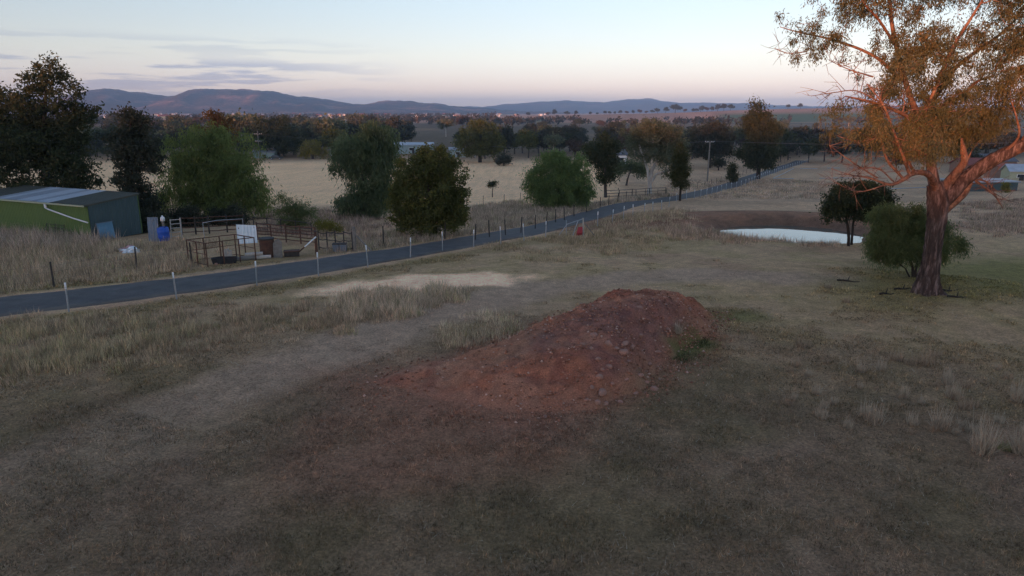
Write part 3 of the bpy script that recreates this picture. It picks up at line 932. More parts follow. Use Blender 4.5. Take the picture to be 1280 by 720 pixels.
def make_near_trees():
    T = px_tree
    # left edge
    T('broadleaf_tree', 'tall dark ragged tree rising behind the green shed, tallest on its side of the lane', 62, 262,
      [(58, 100, 30, 22), (30, 128, 34, 26), (88, 135, 30, 26), (45, 165, 48, 30), (92, 170, 26, 26), (25, 205, 42, 32), (78, 212, 40, 30), (60, 83, 14, 12), (55, 240, 50, 22), (60, 190, 46, 34), (30, 175, 40, 30), (90, 228, 34, 26), (100, 205, 18, 20), (-15, 150, 30, 45), (-20, 215, 40, 40), (108, 150, 9, 10)],
      'dark', 'dark', 5, ncl=560, seed=3, clr=0.66, nleaf=75, ll=0.27, lw=0.14, gap=0.30, gscale=1.6, ybase=60, twig=0.03,
      stems=[[(62, 264, 5), (60, 225, 4.5), (55, 180, 3.4), (56, 135, 2.2), (58, 100, 0.9)]])
    T('broadleaf_tree', 'narrow dark upright tree between the shed and the big pepper tree', 167, 275,
      [(168, 150, 17, 17), (165, 178, 27, 24), (172, 210, 28, 26), (165, 242, 27, 26), (180, 190, 22, 22), (178, 262, 30, 18)],
      'dusky', 'dark', 3.5, ncl=280, seed=5, clr=0.55, nleaf=75, ll=0.25, lw=0.125, gap=0.28, gscale=1.3, ybase=57, twig=0.03)
    T('pepper_tree', 'broad yellow-green weeping pepper tree above the cattle yard', 262, 275,
      [(240, 190, 36, 30), (285, 195, 42, 34), (262, 172, 30, 18), (225, 225, 34, 34), (300, 225, 38, 34), (262, 225, 44, 40), (215, 245, 24, 22), (318, 242, 22, 24), (275, 250, 42, 20)],
      'pepper', 'dark', 6, ncl=460, seed=7, clr=0.75, nleaf=90, ll=0.36, lw=0.085, droop=1.1, hang=0.7, flat=0.9, gap=0.30, gscale=1.7, ybase=68, power=2.6, twig=0.035)
    T('autumn_tree', 'orange-brown autumn tree poking out above the broad pepper tree', 271, 222, [(270, 150, 20, 17), (280, 165, 20, 14), (262, 165, 17, 16), (272, 185, 24, 22)],
      'orange', 'grey', 3, ncl=90, seed=9, clr=0.7, nleaf=55, ll=0.34, lw=0.17, ybase=92, gap=0.3)
    T('broadleaf_tree', 'dense dark domed tree behind the power pole and pale paddock', 347, 197, [(340, 165, 30, 17), (362, 170, 24, 17), (325, 172, 18, 13), (350, 180, 34, 12), (345, 153, 20, 9)],
      'dark', 'dark', 3, ncl=240, seed=11, clr=1.6, nleaf=60, ll=0.7, lw=0.38, twig=0.07, power=2.6)
    T('willow_tree', 'small round yellow-green willow at the back of the pale paddock', 391, 198.5, [(390, 184, 14, 10), (383, 188, 9, 8), (399, 188, 9, 8)],
      'yellow', 'grey', 1.5, ncl=70, seed=13, clr=1.1, nleaf=40, ll=0.7, lw=0.22, droop=1.0, hang=0.5, twig=0.06)
    T('weeping_tree', 'tall grey-green weeping tree with a notch in its side, beside the round bushy tree', 457, 272,
      [(470, 172, 26, 20), (448, 185, 30, 20), (478, 200, 22, 30), (435, 200, 24, 20), (462, 225, 32, 30), (478, 245, 22, 22), (445, 252, 28, 18), (430, 250, 14, 14), (424, 190, 12, 14)],
      'weep', 'grey', 4, ncl=420, seed=15, clr=0.7, nleaf=85, ll=0.36, lw=0.09, droop=1.2, hang=0.7, ybase=69, power=2.6, gap=0.22, gscale=2.0)
    T('bushy_tree', 'dense round dark olive tree with foliage down to the ground, beside the lane', 537, 296,
      [(540, 205, 28, 20), (515, 220, 26, 24), (560, 222, 26, 24), (510, 252, 27, 30), (562, 255, 27, 30), (537, 245, 44, 46), (535, 278, 38, 18), (572, 270, 15, 18), (503, 275, 15, 16), (540, 190, 14, 9)],
      'olive', 'dark', 4, ncl=620, seed=17, clr=0.42, nleaf=80, ll=0.18, lw=0.11, power=3.4, twig=0.025, rvar=(0.85, 1.15))
    T('shrub', 'light green open shrub behind the rusty cattle yard', 372, 289, [(372, 262, 20, 16), (358, 258, 16, 14), (384, 272, 16, 14), (365, 276, 20, 10), (350, 250, 10, 8)],
      'wattle', 'grey', 1.2, ncl=120, seed=19, clr=0.42, nleaf=55, ll=0.20, lw=0.05, gap=0.3, cat='shrub', twig=0.018, droop=0.4)
    for (u, v, lab) in [(232, 283, 'added dark shrub standing in for the deep shade behind the ladder-like panel'), (285, 281, 'added dark shrub standing in for the shade behind the slim pale pipe arch'), (187, 290, 'added dark shrub standing in for shade at the shed end behind the blue drum')]:
        T('shrub', lab, u, v, [(u, v - 14, 20, 12), (u + 14, v - 9, 15, 9), (u - 14, v - 9, 15, 9), (u, v - 5, 26, 6)], 'dusky', 'dark', 1.2, ncl=110, seed=60 + u, clr=0.45, nleaf=60, ll=0.20, lw=0.08, cat='shrub', twig=0.02)  # shrubs added to fill the dark shade under the pepper tree
    T('shrub', 'low yellowish shrub beside the light green shrub', 408, 291, [(408, 281, 15, 8), (418, 284, 12, 6)],
      'yellow', 'grey', 0.8, ncl=50, seed=21, clr=0.35, nleaf=45, ll=0.16, lw=0.05, cat='shrub', twig=0.015)
    T('paddock_tree', 'broad olive tree with a short dark trunk standing in the pale paddock', 600, 203, [(600, 170, 26, 17), (585, 180, 17, 14), (618, 180, 16, 14), (600, 158, 17, 9), (600, 187, 28, 8)],
      'olive', 'dark', 2.2, ncl=230, seed=23, clr=1.3, nleaf=60, ll=0.6, lw=0.33, twig=0.06)
    T('sapling', 'lone flat-topped sapling on a thin stem in the paddock', 615.5, 246.5, [(616, 230, 7.5, 3.2), (613, 232, 4, 2)],
      'dark', 'grey', 0.7, ncl=26, seed=25, clr=0.35, nleaf=40, ll=0.22, lw=0.09, twig=0.02)
    T('paddock_tree', 'small dark bush-like tree beside the broad olive tree in the paddock', 630, 207, [(629, 199, 8.5, 5), (624, 201, 5, 3.5), (634, 201, 5, 4)],
      'dusky', 'dark', 1.0, ncl=45, seed=27, clr=0.9, nleaf=40, ll=0.5, lw=0.26, twig=0.05)
    T('willow_tree', 'bright green full round willow standing by the lane', 700, 262,
      [(690, 205, 24, 17), (715, 208, 22, 17), (675, 225, 20, 22), (725, 228, 20, 22), (700, 230, 38, 26), (672, 240, 18, 14), (728, 243, 16, 12), (700, 247, 34, 9), (690, 195, 12, 8)],
      'willow', 'dark', 4, ncl=460, seed=29, clr=0.62, nleaf=85, ll=0.32, lw=0.085, droop=0.7, hang=0.45, power=2.4, gap=0.28, gscale=1.6)
    T('broadleaf_tree', 'dark patchy tree half hidden behind the bright green willow', 757, 244, [(750, 182, 20, 14), (765, 190, 12, 14), (757, 205, 15, 14), (757, 220, 12, 10), (740, 190, 14, 12)],
      'dark', 'grey', 2.0, ncl=220, seed=31, clr=0.8, nleaf=55, ll=0.36, lw=0.17, gap=0.36, gscale=2.0, ybase=104)
    T('paddock_tree', 'low spreading grey-green tree in the shade of the white-trunked gum', 783, 232, [(783, 208, 14, 10), (772, 212, 10, 9), (797, 210, 12, 10), (805, 218, 9, 6)],
      'weep', 'grey', 1.3, ncl=110, seed=33, clr=0.8, nleaf=55, ll=0.36, lw=0.14)
    T('gum_tree', 'white-trunked gum with forking limbs beside the small yard by the lane', 811, 242.5,
      [(815, 168, 26, 15), (795, 180, 17, 15), (838, 172, 17, 15), (825, 190, 26, 16), (848, 192, 15, 18), (798, 198, 12, 10), (812, 158, 15, 8), (842, 210, 14, 13), (782, 172, 10, 9)],
      'greygum', 'pale', 3, ncl=330, seed=35, clr=0.95, nleaf=60, ll=0.42, lw=0.13, droop=0.6, gap=0.34, gscale=2.2, twig=0.05,
      stems=[[(811, 244, 3.6), (812, 236, 2.8), (812, 225, 2.5), (815, 212, 2.3), (822, 200, 1.8), (830, 188, 1.2), (836, 172, 0.6)],
             [(812, 232, 2.0), (810, 215, 1.8), (806, 200, 1.6), (801, 188, 1.3), (797, 175, 0.8)],
             [(813, 228, 1.8), (820, 218, 1.6), (832, 214, 1.3), (842, 212, 0.8)]])
    T('cypress_tree', 'dark slim conical cypress standing at the bend of the lane', 850.5, 241, [(851, 225, 12.5, 10), (851, 212, 12, 12), (851, 198, 9.5, 12), (851.5, 186, 5.5, 9), (851, 178, 2.5, 5)],
      'cypress', 'dark', 1.4, ncl=170, seed=37, clr=0.5, nleaf=60, ll=0.26, lw=0.10, droop=-0.4, power=3.0, ybase=96)
    T('cypress_tree', 'small dark cypress shrub beside the lane, below the tall pointed tree', 916, 229, [(916, 221, 7, 6.5), (916, 212, 5, 6), (916, 206, 2.5, 4)],
      'cypress', 'dark', 0.8, ncl=60, seed=39, clr=0.6, nleaf=45, ll=0.34, lw=0.13, droop=-0.3)
    T('tall_tree', 'tall pointed dark tree towering over the far end of the lane', 948, 218,
      [(947, 133, 9, 10), (946, 150, 17, 13), (957, 165, 18, 14), (936, 168, 17, 16), (950, 188, 22, 16), (935, 192, 12, 12), (963, 158, 12, 9), (948, 203, 20, 8)],
      'dark', 'dark', 2.5, ncl=360, seed=41, clr=1.0, nleaf=60, ll=0.52, lw=0.22, gap=0.33, gscale=2.5, ybase=150, twig=0.06)
    T('broadleaf_tree', 'wide dark grey-green tree with a clear trunk behind the roadside power pole', 887, 210, [(885, 172, 22, 12), (872, 182, 14, 11), (904, 178, 14, 13), (890, 188, 24, 8), (893, 160, 15, 7)],
      'dusky', 'dark', 1.8, ncl=230, seed=43, clr=1.5, nleaf=55, ll=0.7, lw=0.35, twig=0.07)
    T('small_tree', 'small rounded tree standing just behind the wide dark tree', 898, 213, [(896, 202, 8, 5), (902, 204, 6, 4)], 'dusky', 'dark', 0.8, ncl=40, seed=44, clr=0.9, nleaf=35, ll=0.5, lw=0.26)
    # at the dam
    T('pond_tree', 'dark rounded tree on two thin trunks at the edge of the dam', 1062, 307.5,
      [(1058, 250, 26, 17), (1085, 248, 26, 18), (1045, 262, 18, 14), (1072, 240, 30, 13), (1100, 252, 18, 16), (1072, 262, 34, 13), (1035, 268, 9, 9)],
      'dark', 'dark', 2.5, ncl=360, seed=45, clr=0.42, nleaf=80, ll=0.19, lw=0.085, power=2.8, twig=0.025,
      stems=[[(1060.5, 309, 2.2), (1061, 298, 1.9), (1060, 285, 1.7), (1057, 268, 1.4), (1054, 252, 0.8)], [(1069, 307, 1.7, 0.5), (1069.5, 296, 1.5, 0.5), (1071, 280, 1.4, 0.5), (1076, 262, 1.2, 0.4), (1084, 248, 0.7, 0.3)]])
    T('wattle_tree', 'feathery light green small tree with several thin stems, behind the big gum trunk', 1140, 348,
      [(1112, 272, 24, 20), (1140, 275, 28, 24), (1100, 295, 20, 20), (1128, 302, 34, 22), (1172, 290, 20, 22), (1188, 302, 18, 18), (1160, 310, 26, 18), (1112, 318, 22, 9), (1090, 308, 8, 12), (1200, 308, 8, 12)],
      'wattle', 'dark', 2.0, ncl=430, seed=47, clr=0.36, nleaf=100, ll=0.22, lw=0.032, droop=0.8, hang=0.5, power=2.2, gap=0.36, gscale=0.9, twig=0.014, ybase=34.5,
      stems=[[(1142, 349, 2.0), (1141, 335, 1.6), (1135, 318, 1.3), (1122, 298, 1.0), (1112, 280, 0.5)], [(1143, 349, 1.8), (1146, 330, 1.5), (1148, 308, 1.2), (1150, 285, 0.6)],
             [(1144, 349, 1.6), (1152, 332, 1.4), (1168, 312, 1.0), (1182, 298, 0.5)], [(1141, 349, 1.2), (1132, 336, 1.0), (1118, 325, 0.8), (1105, 310, 0.4)]])
    T('sapling', 'lone pale leafy sapling beside the long low shed on the far paddock', 1257, 241, [(1257, 233, 4, 4), (1257, 237, 3, 3)], 'yellow', 'grey', 0.5, ncl=24, seed=48, clr=0.5, nleaf=30, ll=0.3, lw=0.12, twig=0.03)
make_near_trees()

# ---- the big river gum
def make_gum():
    b = ground_at(1160, 366)
    y = b[1]; m = mpp(y, 250)
    def L(*pts):
        P, r = [], []
        for q in pts:
            w = at_depth(q[0], q[1], y)
            P.append((w[0] - b[0], q[3] if len(q) > 3 else 0.0, w[2] - b[2])); r.append(q[2] * m)
        P = np.array(P); r = np.array(r)
        n = len(P); S = np.vstack([2 * P[0] - P[1], P, 2 * P[-1] - P[-2]])      # smooth
        t = np.linspace(0, n - 1, (n - 1) * 6 + 1); out = []
        for s in t:
            i = min(int(s), n - 2); f = s - i
            p0, p1, p2, p3 = S[i], S[i + 1], S[i + 2], S[i + 3]
            out.append(0.5 * (2 * p1 + (-p0 + p2) * f + (2 * p0 - 5 * p1 + 4 * p2 - p3) * f * f + (-p0 + 3 * p1 - 3 * p2 + p3) * f ** 3))
        return np.array(out), np.interp(t, np.arange(n), r)
    rng = np.random.default_rng(77)
    root = thing('gum_tree', 'huge old gum with a leaning dark trunk, its bare orange limbs lit by the sun', 'tree', tuple(b))
    trunk = L((1157, 378, 24), (1157, 366, 21), (1159, 350, 16), (1163, 330, 13.5), (1166, 310, 12.5), (1169, 290, 12.5), (1172, 270, 13.5), (1173, 254, 14.5), (1172, 242, 13), (1169, 230, 10.5))
    limbs = [
        L((1170, 250, 10.5), (1168, 232, 9.6), (1165, 214, 8.2), (1161, 190, 6.5), (1152, 158, 5.4), (1141, 130, 4.8), (1133, 106, 4.4), (1128, 62, 3.8, 0.4), (1124, 25, 3.2, 0.6), (1121, -20, 2.4, 0.6), (1116, -75, 1.2, 0.4)),          # leader
        L((1170, 240, 7.5), (1160, 226, 6.5, -0.4), (1148, 217, 5.8, -0.8), (1133, 212.5, 5.2, -1.2), (1115, 213, 4.6, -1.6), (1098, 219, 3.8, -2.0), (1078, 224, 2.6, -2.3), (1052, 216, 1.5, -2.5), (1028, 212, 0.8, -2.6), (1006, 205, 0.4, -2.6)),   # low left
        L((1168, 262, 11), (1180, 251, 12.0), (1193, 238, 12.5), (1208, 222, 12.5), (1232, 201, 12, -0.3), (1258, 184.5, 11, -0.6), (1285, 169, 10, -0.9), (1320, 148, 8.5, -1.0), (1368, 116, 6.5, -0.8), (1412, 76, 4, -0.4), (1440, 30, 2, 0)),   # great right limb
        L((1170, 280, 7), (1183, 264, 8.5, 0.2), (1196, 252, 8.5, 0.2), (1206, 240, 8.5, 0.1), (1212, 226, 6, 0)),                                    # grey strut below it
        L((1178, 244, 8.5), (1184, 230, 8), (1190, 215, 7.2, -0.3), (1196, 201, 6.2, -0.5), (1193, 186, 4.8, -0.6), (1189, 172, 1.2, -0.7)),           # broken snag
        L((1195, 206, 3.6, -0.5), (1199, 197, 2.6, -0.6), (1202, 187, 0.5, -0.7)),
        L((1163, 198, 4.0), (1150, 191, 3.2, -0.6), (1136, 190, 2.6, -1.0), (1122, 195, 1.6, -1.3)),
        L((1162, 190, 5.5), (1176, 163, 4.8, 0.8), (1196, 136, 4.2, 1.2), (1226, 120, 3.4, 1.4), (1252, 100, 2.6, 1.6), (1278, 92, 1.5, 1.8)),
        L((1158, 178, 5), (1186, 140, 4.8, 1.6), (1214, 110, 4.6, 2.2), (1242, 80, 4.2, 2.6), (1282, 54, 3.4, 3.0), (1328, 22, 2.4, 3.2), (1360, -20, 1.3, 3.3)),
        L((1150, 152, 4), (1156, 110, 3.2, -0.8), (1166, 62, 2.7, -1.4), (1179, 30, 2.2, -1.8), (1196, -6, 1.6, -2.0), (1204, -50, 0.8, -2.1)),
        L((1131, 100, 3.4, 0.3), (1108, 68, 2.8, 1.0), (1066, 46, 2.2, 1.6), (1024, 34, 1.3, 2.0), (1000, 26, 0.6, 2.2)),
        L((1127, 58, 2.8, 0.4), (1092, 26, 2.2, -0.4), (1070, 10, 1.6, -0.8), (1050, -20, 1.0, -1.0)),
        L((1155, 168, 4.2), (1122, 150, 3.4, -1.2), (1088, 138, 2.8, -2.0), (1050, 128, 2.0, -2.6), (1016, 122, 1.0, -3.0)),
        L((1110, 213, 3.2, -1.7), (1094, 190, 2.6, -2.2), (1076, 160, 2.1, -2.6), (1062, 132, 1.5, -2.8), (1040, 108, 0.8, -3.0)),
        L((1098, 218, 2.6, -2.0), (1072, 190, 2.2, -2.3), (1073, 150, 1.8, -2.0), (1076, 118, 1.2, -1.8)),
        L((1120, 214, 2.6, -1.5), (1112, 188, 2.2, -1.0), (1098, 168, 1.7, -0.6), (1070, 176, 1.0, -0.2), (1046, 170, 0.6, 0)),
        L((1262, 183, 5, -0.6), (1272, 150, 3.6, -1.0), (1268, 110, 2.6, -1.4), (1282, 62, 1.6, -1.6)),
        L((1310, 152, 5, -1.0), (1330, 100, 3.6, -1.6), (1328, 50, 2.4, -2.0), (1345, 0, 1.2, -2.2)),
        L((1240, 196, 3.2, -0.4), (1252, 172, 2.4, -1.0), (1243, 150, 1.6, -1.4), (1232, 128, 0.9, -1.6)),
    ]
    trunk = (trunk[0], trunk[1] * 0.80)
    limbs = [(P, r * (0.70 if i in (0, 2, 3, 4) else 0.64)) for i, (P, r) in enumerate(limbs)]
    dead = [
        L((1214, 222, 1.6), (1225, 233, 1.3, -0.3), (1235, 244, 1.0, -0.5), (1242, 258, 0.5, -0.6)),
        L((1214, 224, 1.3), (1228, 226, 1.0, -0.2), (1240, 238, 0.5, -0.3)),
        L((1060, 128, 0.9, -2.6), (1030, 116, 0.6, -2.9), (1003, 118, 0.45, -3.0), (976, 122, 0.25, -3.1)),
        L((1050, 100, 0.9, -2.8), (1020, 92, 0.6, -3.0), (996, 82, 0.3, -3.1)),
        L((1062, 216, 1.0, -2.4), (1030, 198, 0.7, -2.7), (1000, 178, 0.35, -2.9)),
        L((1074, 224, 0.9, -2.3), (1040, 232, 0.6, -2.4), (1010, 220, 0.3, -2.5)),
        L((1030, 60, 0.8, 1.8), (1008, 62, 0.5, 1.9), (990, 55, 0.3, 2.0)),
        L((1085, 222, 0.9, -2.2), (1060, 205, 0.7, -2.6), (1034, 205, 0.5, -2.8), (1015, 214, 0.3, -2.9)),
    ]
    # a mesh of ridged bark for every limb, a mesh of its own for each
    def ridged(P, r, n, seed, rough, flare=False):
        k = len(P)
        T = np.gradient(P, axis=0); T /= np.linalg.norm(T, axis=1, keepdims=True)
        A = np.cross(T, np.array([0, 1.0, 0.05])); A /= np.linalg.norm(A, axis=1, keepdims=True); B = np.cross(T, A)
        ang = 2 * np.pi * np.arange(n) / n
        s = np.concatenate([[0], np.cumsum(np.linalg.norm(np.diff(P, axis=0), axis=1))])
        Sg, Ag = np.meshgrid(s, ang, indexing='ij')
        tw = Ag + 0.25 * Sg
        f = 1 + rough * ((fbm(np.cos(tw) * 2.6 + 9, np.sin(tw) * 2.6 + Sg * 0.35 + seed, seed, 4, 0.6) - 0.5) * 1.6
                         + (fbm(np.cos(tw) * 9 + 9, np.sin(tw) * 9 + Sg * 0.7, seed + 3, 3, 0.6) - 0.5) * 1.1)
        if flare:
            fl = np.exp(-np.maximum(Sg - 0.35, 0) / 0.45)
            f = f + fl * 0.42 * np.maximum(0, np.cos(Ag * 5 + 0.8 + 0.5 * np.sin(Ag * 2))) 
        V = P[:, None] + (A[:, None] * np.cos(ang)[None, :, None] + B[:, None] * np.sin(ang)[None, :, None]) * (r[:, None] * f)[..., None]
        idx = np.arange(k * n).reshape(k, n); nx = np.roll(idx, -1, 1)
        F = np.stack([idx[:-1], nx[:-1], nx[1:], idx[1:]], -1).reshape(-1, 4)
        V = V.reshape(-1, 3)
        cap = np.array([[idx[-1, i], nx[-1, i], len(V)] for i in range(n)])
        return np.vstack([V, P[-1:] + T[-1:] * r[-1] * 0.5]), [F, cap]
    def resample(P, r, step):
        s = np.concatenate([[0], np.cumsum(np.linalg.norm(np.diff(P, axis=0), axis=1))]); q = np.linspace(0, s[-1], max(4, int(s[-1] / step)))
        return np.stack([np.interp(q, s, P[:, i]) for i in range(3)], -1), np.interp(q, s, r)
    # bark: dark and fibrous low on the trunk, smooth and orange-cream where it has shed
    m_, nt, out = new_mat('river_gum_bark')
    p = nt.nodes.new('ShaderNodeBsdfPrincipled')
    tc = nt.nodes.new('ShaderNodeTexCoord'); mp = nt.nodes.new('ShaderNodeMapping'); mp.inputs['Scale'].default_value = (1, 1, 0.16)
    nt.links.new(tc.outputs['Object'], mp.inputs[0])
    n1 = noise_node(nt, 7.0, 7, 0.72, vec=mp.outputs[0]); n2 = noise_node(nt, 1.6, 6, 0.7); n4 = noise_node(nt, 3.5, 5, 0.7)
    rough_c = ramp(nt, n1.outputs[0], [(0.30, (0.022, 0.015, 0.012)), (0.50, (0.078, 0.050, 0.040)), (0.68, (0.27, 0.190, 0.165))]).outputs[0]
    smooth_c = ramp(nt, n4.outputs[0], [(0.30, (0.11, 0.052, 0.032)), (0.5, (0.25, 0.130, 0.080)), (0.70, (0.42, 0.28, 0.19))]).outputs[0]
    sp = nt.nodes.new('ShaderNodeAttribute'); sp.attribute_name = 'shed'
    ad = nt.nodes.new('ShaderNodeMath'); ad.operation = 'MULTIPLY_ADD'; nt.links.new(n2.outputs[0], ad.inputs[0]); ad.inputs[1].default_value = 1.1; nt.links.new(sp.outputs['Fac'], ad.inputs[2])
    mr = nt.nodes.new('ShaderNodeMapRange'); mr.inputs[1].default_value = 1.02; mr.inputs[2].default_value = 1.30; nt.links.new(ad.outputs[0], mr.inputs[0])
    nt.links.new(mixc(nt, mr.outputs[0], rough_c, smooth_c), p.inputs['Base Color'])
    p.inputs['Roughness'].default_value = 0.85; p.inputs['Specular IOR Level'].default_value = 0.15
    nt.links.new(bump(nt, n1.outputs[0], 0.9, 0.06), p.inputs['Normal'])
    nt.links.new(p.outputs[0], out.inputs[0])
    def part(name, P, r, n, seed, rough, step, flare=False, parent=None, shed0=0.0, shed1=0.0):
        P2, r2 = resample(P, r, step)
        V, F = ridged(P2, r2, n, seed, rough, flare)
        sh = np.concatenate([np.repeat(np.linspace(shed0, shed1, len(P2)), n), [shed1]])
        return link(name, mesh_np(name, V, F, m_, True, {'shed': sh}), parent or root)
    part('trunk', trunk[0], trunk[1], 48, 401, 0.34, 0.05, True, None, -0.2, 0.15)
    for i, (P, r) in enumerate(limbs):
        s0 = {0: 0.35, 1: 0.5, 2: 0.25, 3: 0.55, 4: 0.5}.get(i, 0.6)
        part('limb', P, r, 22 if r[0] > 0.2 else 12, 410 + i, 0.22 if r[0] > 0.2 else 0.14, 0.09, False, None, s0, 0.72)
    # crown
    ells = []
    for (u, v, ru, rv, dy, w) in [(1038, 42, 40, 34, 1.0, 1.0), (1018, 20, 26, 26, 1.5, 0.8), (1070, 92, 52, 34, -1.5, 1.1), (1128, 62, 62, 50, 0, 1.1), (1118, 132, 68, 34, -1.0, 1.5), (1048, 138, 40, 26, -2.4, 0.9),
                                  (1200, 84, 66, 60, 0.8, 1.3), (1192, 146, 58, 36, 1.0, 1.6), (1268, 66, 55, 66, 0, 1.2), (1250, 138, 40, 36, 0.6, 1.4), (1335, 60, 66, 80, 0, 0.8), (1400, 40, 50, 70, 0, 0.5),
                                  (1150, -35, 100, 50, 0, 0.8), (1290, -50, 95, 55, 0.5, 0.7), (1062, -8, 46, 30, -0.4, 0.9), (1200, -90, 90, 40, 0, 0.5), (1230, 20, 60, 40, -1.5, 1.0), (1100, 178, 55, 22, -1.6, 0.9), (1046, 165, 38, 18, -2.2, 0.8), (1150, 176, 50, 20, 1.2, 1.0), (1225, 165, 40, 22, 1.8, 1.0), (1285, 150, 30, 20, -1.2, 0.7)]:
        q = at_depth(u, v, y)
        ells.append((q[0] - b[0], dy, q[2] - b[2], ru * m, max(ru, rv) * m * 1.15 + 0.4, rv * m, w))
    C = sample_crown(ells, 1220, rng, 2.2, 0.475, 1.15, 9)
    rad = 0.34 * rng.uniform(0.6, 1.4, len(C))
    allw = [trunk] + limbs
    br = grow([(P[6:], r[6:]) for P, r in limbs] , C, rng, 0.022, 0.2, 6)
    # bare twigs on the lit lower limbs
    tw = []
    for P, r in [limbs[i] for i in (1, 12, 13, 14, 15, 6)] + dead:
        for _ in range(17):
            j = rng.integers(len(P) // 4, len(P)); d = rand_unit(1, rng)[0]; d[2] = d[2] * 0.8 + 0.15; ln = rng.uniform(0.3, 1.1)
            t = np.linspace(0, 1, 5)[:, None]
            pts = P[j] + d * ln * t + rng.normal(size=3) * 0.25 * ln * t ** 2
            tw.append((pts, np.linspace(min(0.016, r[j] * 0.7), 0.005, 5)))
            e = pts[2]; d2 = d + rng.normal(size=3) * 0.5
            tw.append((e + d2 * ln * 0.6 * t, np.linspace(0.010, 0.004, 5)))
    bv, bf = tubes_np(br + [(P, np.maximum(r, 0.008)) for P, r in dead] + tw, 6)
    link('branches', mesh_np('branches', bv, bf, m_, True, {'shed': np.full(len(bv), 0.62)}), root)
    V, F, var = leaves(C, rad, (118 * rng.uniform(0.4, 1.5, len(C))).astype(int), 0.145, 0.037, 0.9, rng, 0.85, 0.45)
    link('crown', mesh_np('crown', V, F, LEAF['gum'], False, {'var': var}), root)
    return b
GUM = make_gum()

# ---- trees across the valley: a few kinds, each tree an object of its own
def far_protos():
    out = []
    kinds = [('dusky', 5.0, 4.6, 4.0, 3.0, 0.30), ('dusky', 4.2, 5.4, 4.4, 2.6, 0.34), ('dark', 4.6, 4.4, 3.6, 2.8, 0.25), ('greygum', 5.2, 6.0, 4.2, 4.0, 0.40), ('greygum', 4.0, 5.0, 4.0, 3.2, 0.38),
             ('plum', 4.4, 4.4, 3.8, 2.6, 0.36), ('plum', 3.6, 4.0, 3.4, 2.2, 0.36), ('olive', 4.4, 4.4, 4.0, 2.6, 0.28), ('orange', 3.0, 3.6, 3.2, 1.6, 0.3), ('dusky', 2.6, 6.4, 2.6, 2.4, 0.25)]
    for i, (lf, rx, hz, ry, trunkh, gap) in enumerate(kinds):
        rng = np.random.default_rng(900 + i)
        ells = []
        for k in range(6):
            a = rng.uniform(0, 6.28); q = rng.uniform(0.2, 0.65)
            ells.append((math.cos(a) * rx * q, math.sin(a) * ry * q, trunkh + hz * rng.uniform(0.25, 0.8), rx * rng.uniform(0.4, 0.65), ry * rng.uniform(0.4, 0.65), hz * rng.uniform(0.22, 0.38)))
        h = trunkh + hz * 0.7
        me = build_tree('far_tree_%d' % i, None, None, ells, [[(0, 0, -0.4, 0.30), (0, 0, 0.4, 0.24), (0.2, 0, trunkh * 0.7, 0.2), (0.1, 0.1, h * 0.7, 0.12), (0, 0, h, 0.06)]], lf, 'grey' if lf != 'greygum' else 'pale',
                        ncl=90, clr=1.15, nleaf=26, ll=0.8, lw=0.46, droop=0.2, gap=gap, gscale=2.2, seed=900 + i, twig=0.06, nside=5, single=True, steps=3)
        out.append((lf, me))
    return out
FAR = far_protos()
FAR_LABEL = {'dusky': 'dull grey-green tree in the woodland across the valley', 'dark': 'very dark dense tree in the woodland across the valley', 'greygum': 'pale-stemmed open gum in the woodland across the valley',
             'plum': 'reddish-brown tree in the woodland across the valley', 'olive': 'olive green round tree in the woodland across the valley', 'orange': 'orange autumn tree in the woodland across the valley'}
FAR_NAME = {'dusky': 'valley_tree', 'dark': 'dark_valley_tree', 'greygum': 'valley_gum', 'plum': 'reddish_tree', 'olive': 'olive_tree', 'orange': 'autumn_tree'}
def place_far(k, x, y, s, label=None, group='woodland trees across the valley', rng=random, name=None):
    lf, me = FAR[k]
    o = link(name or FAR_NAME[lf], me, None, (x, y, float(base_h(x, y))), (0, 0, rng.uniform(0, 6.28)))
    o.scale = (s * rng.uniform(0.85, 1.15), s * rng.uniform(0.85, 1.15), s * rng.uniform(0.85, 1.15))
    tag(o, label or FAR_LABEL[lf], 'tree', group)
    return o

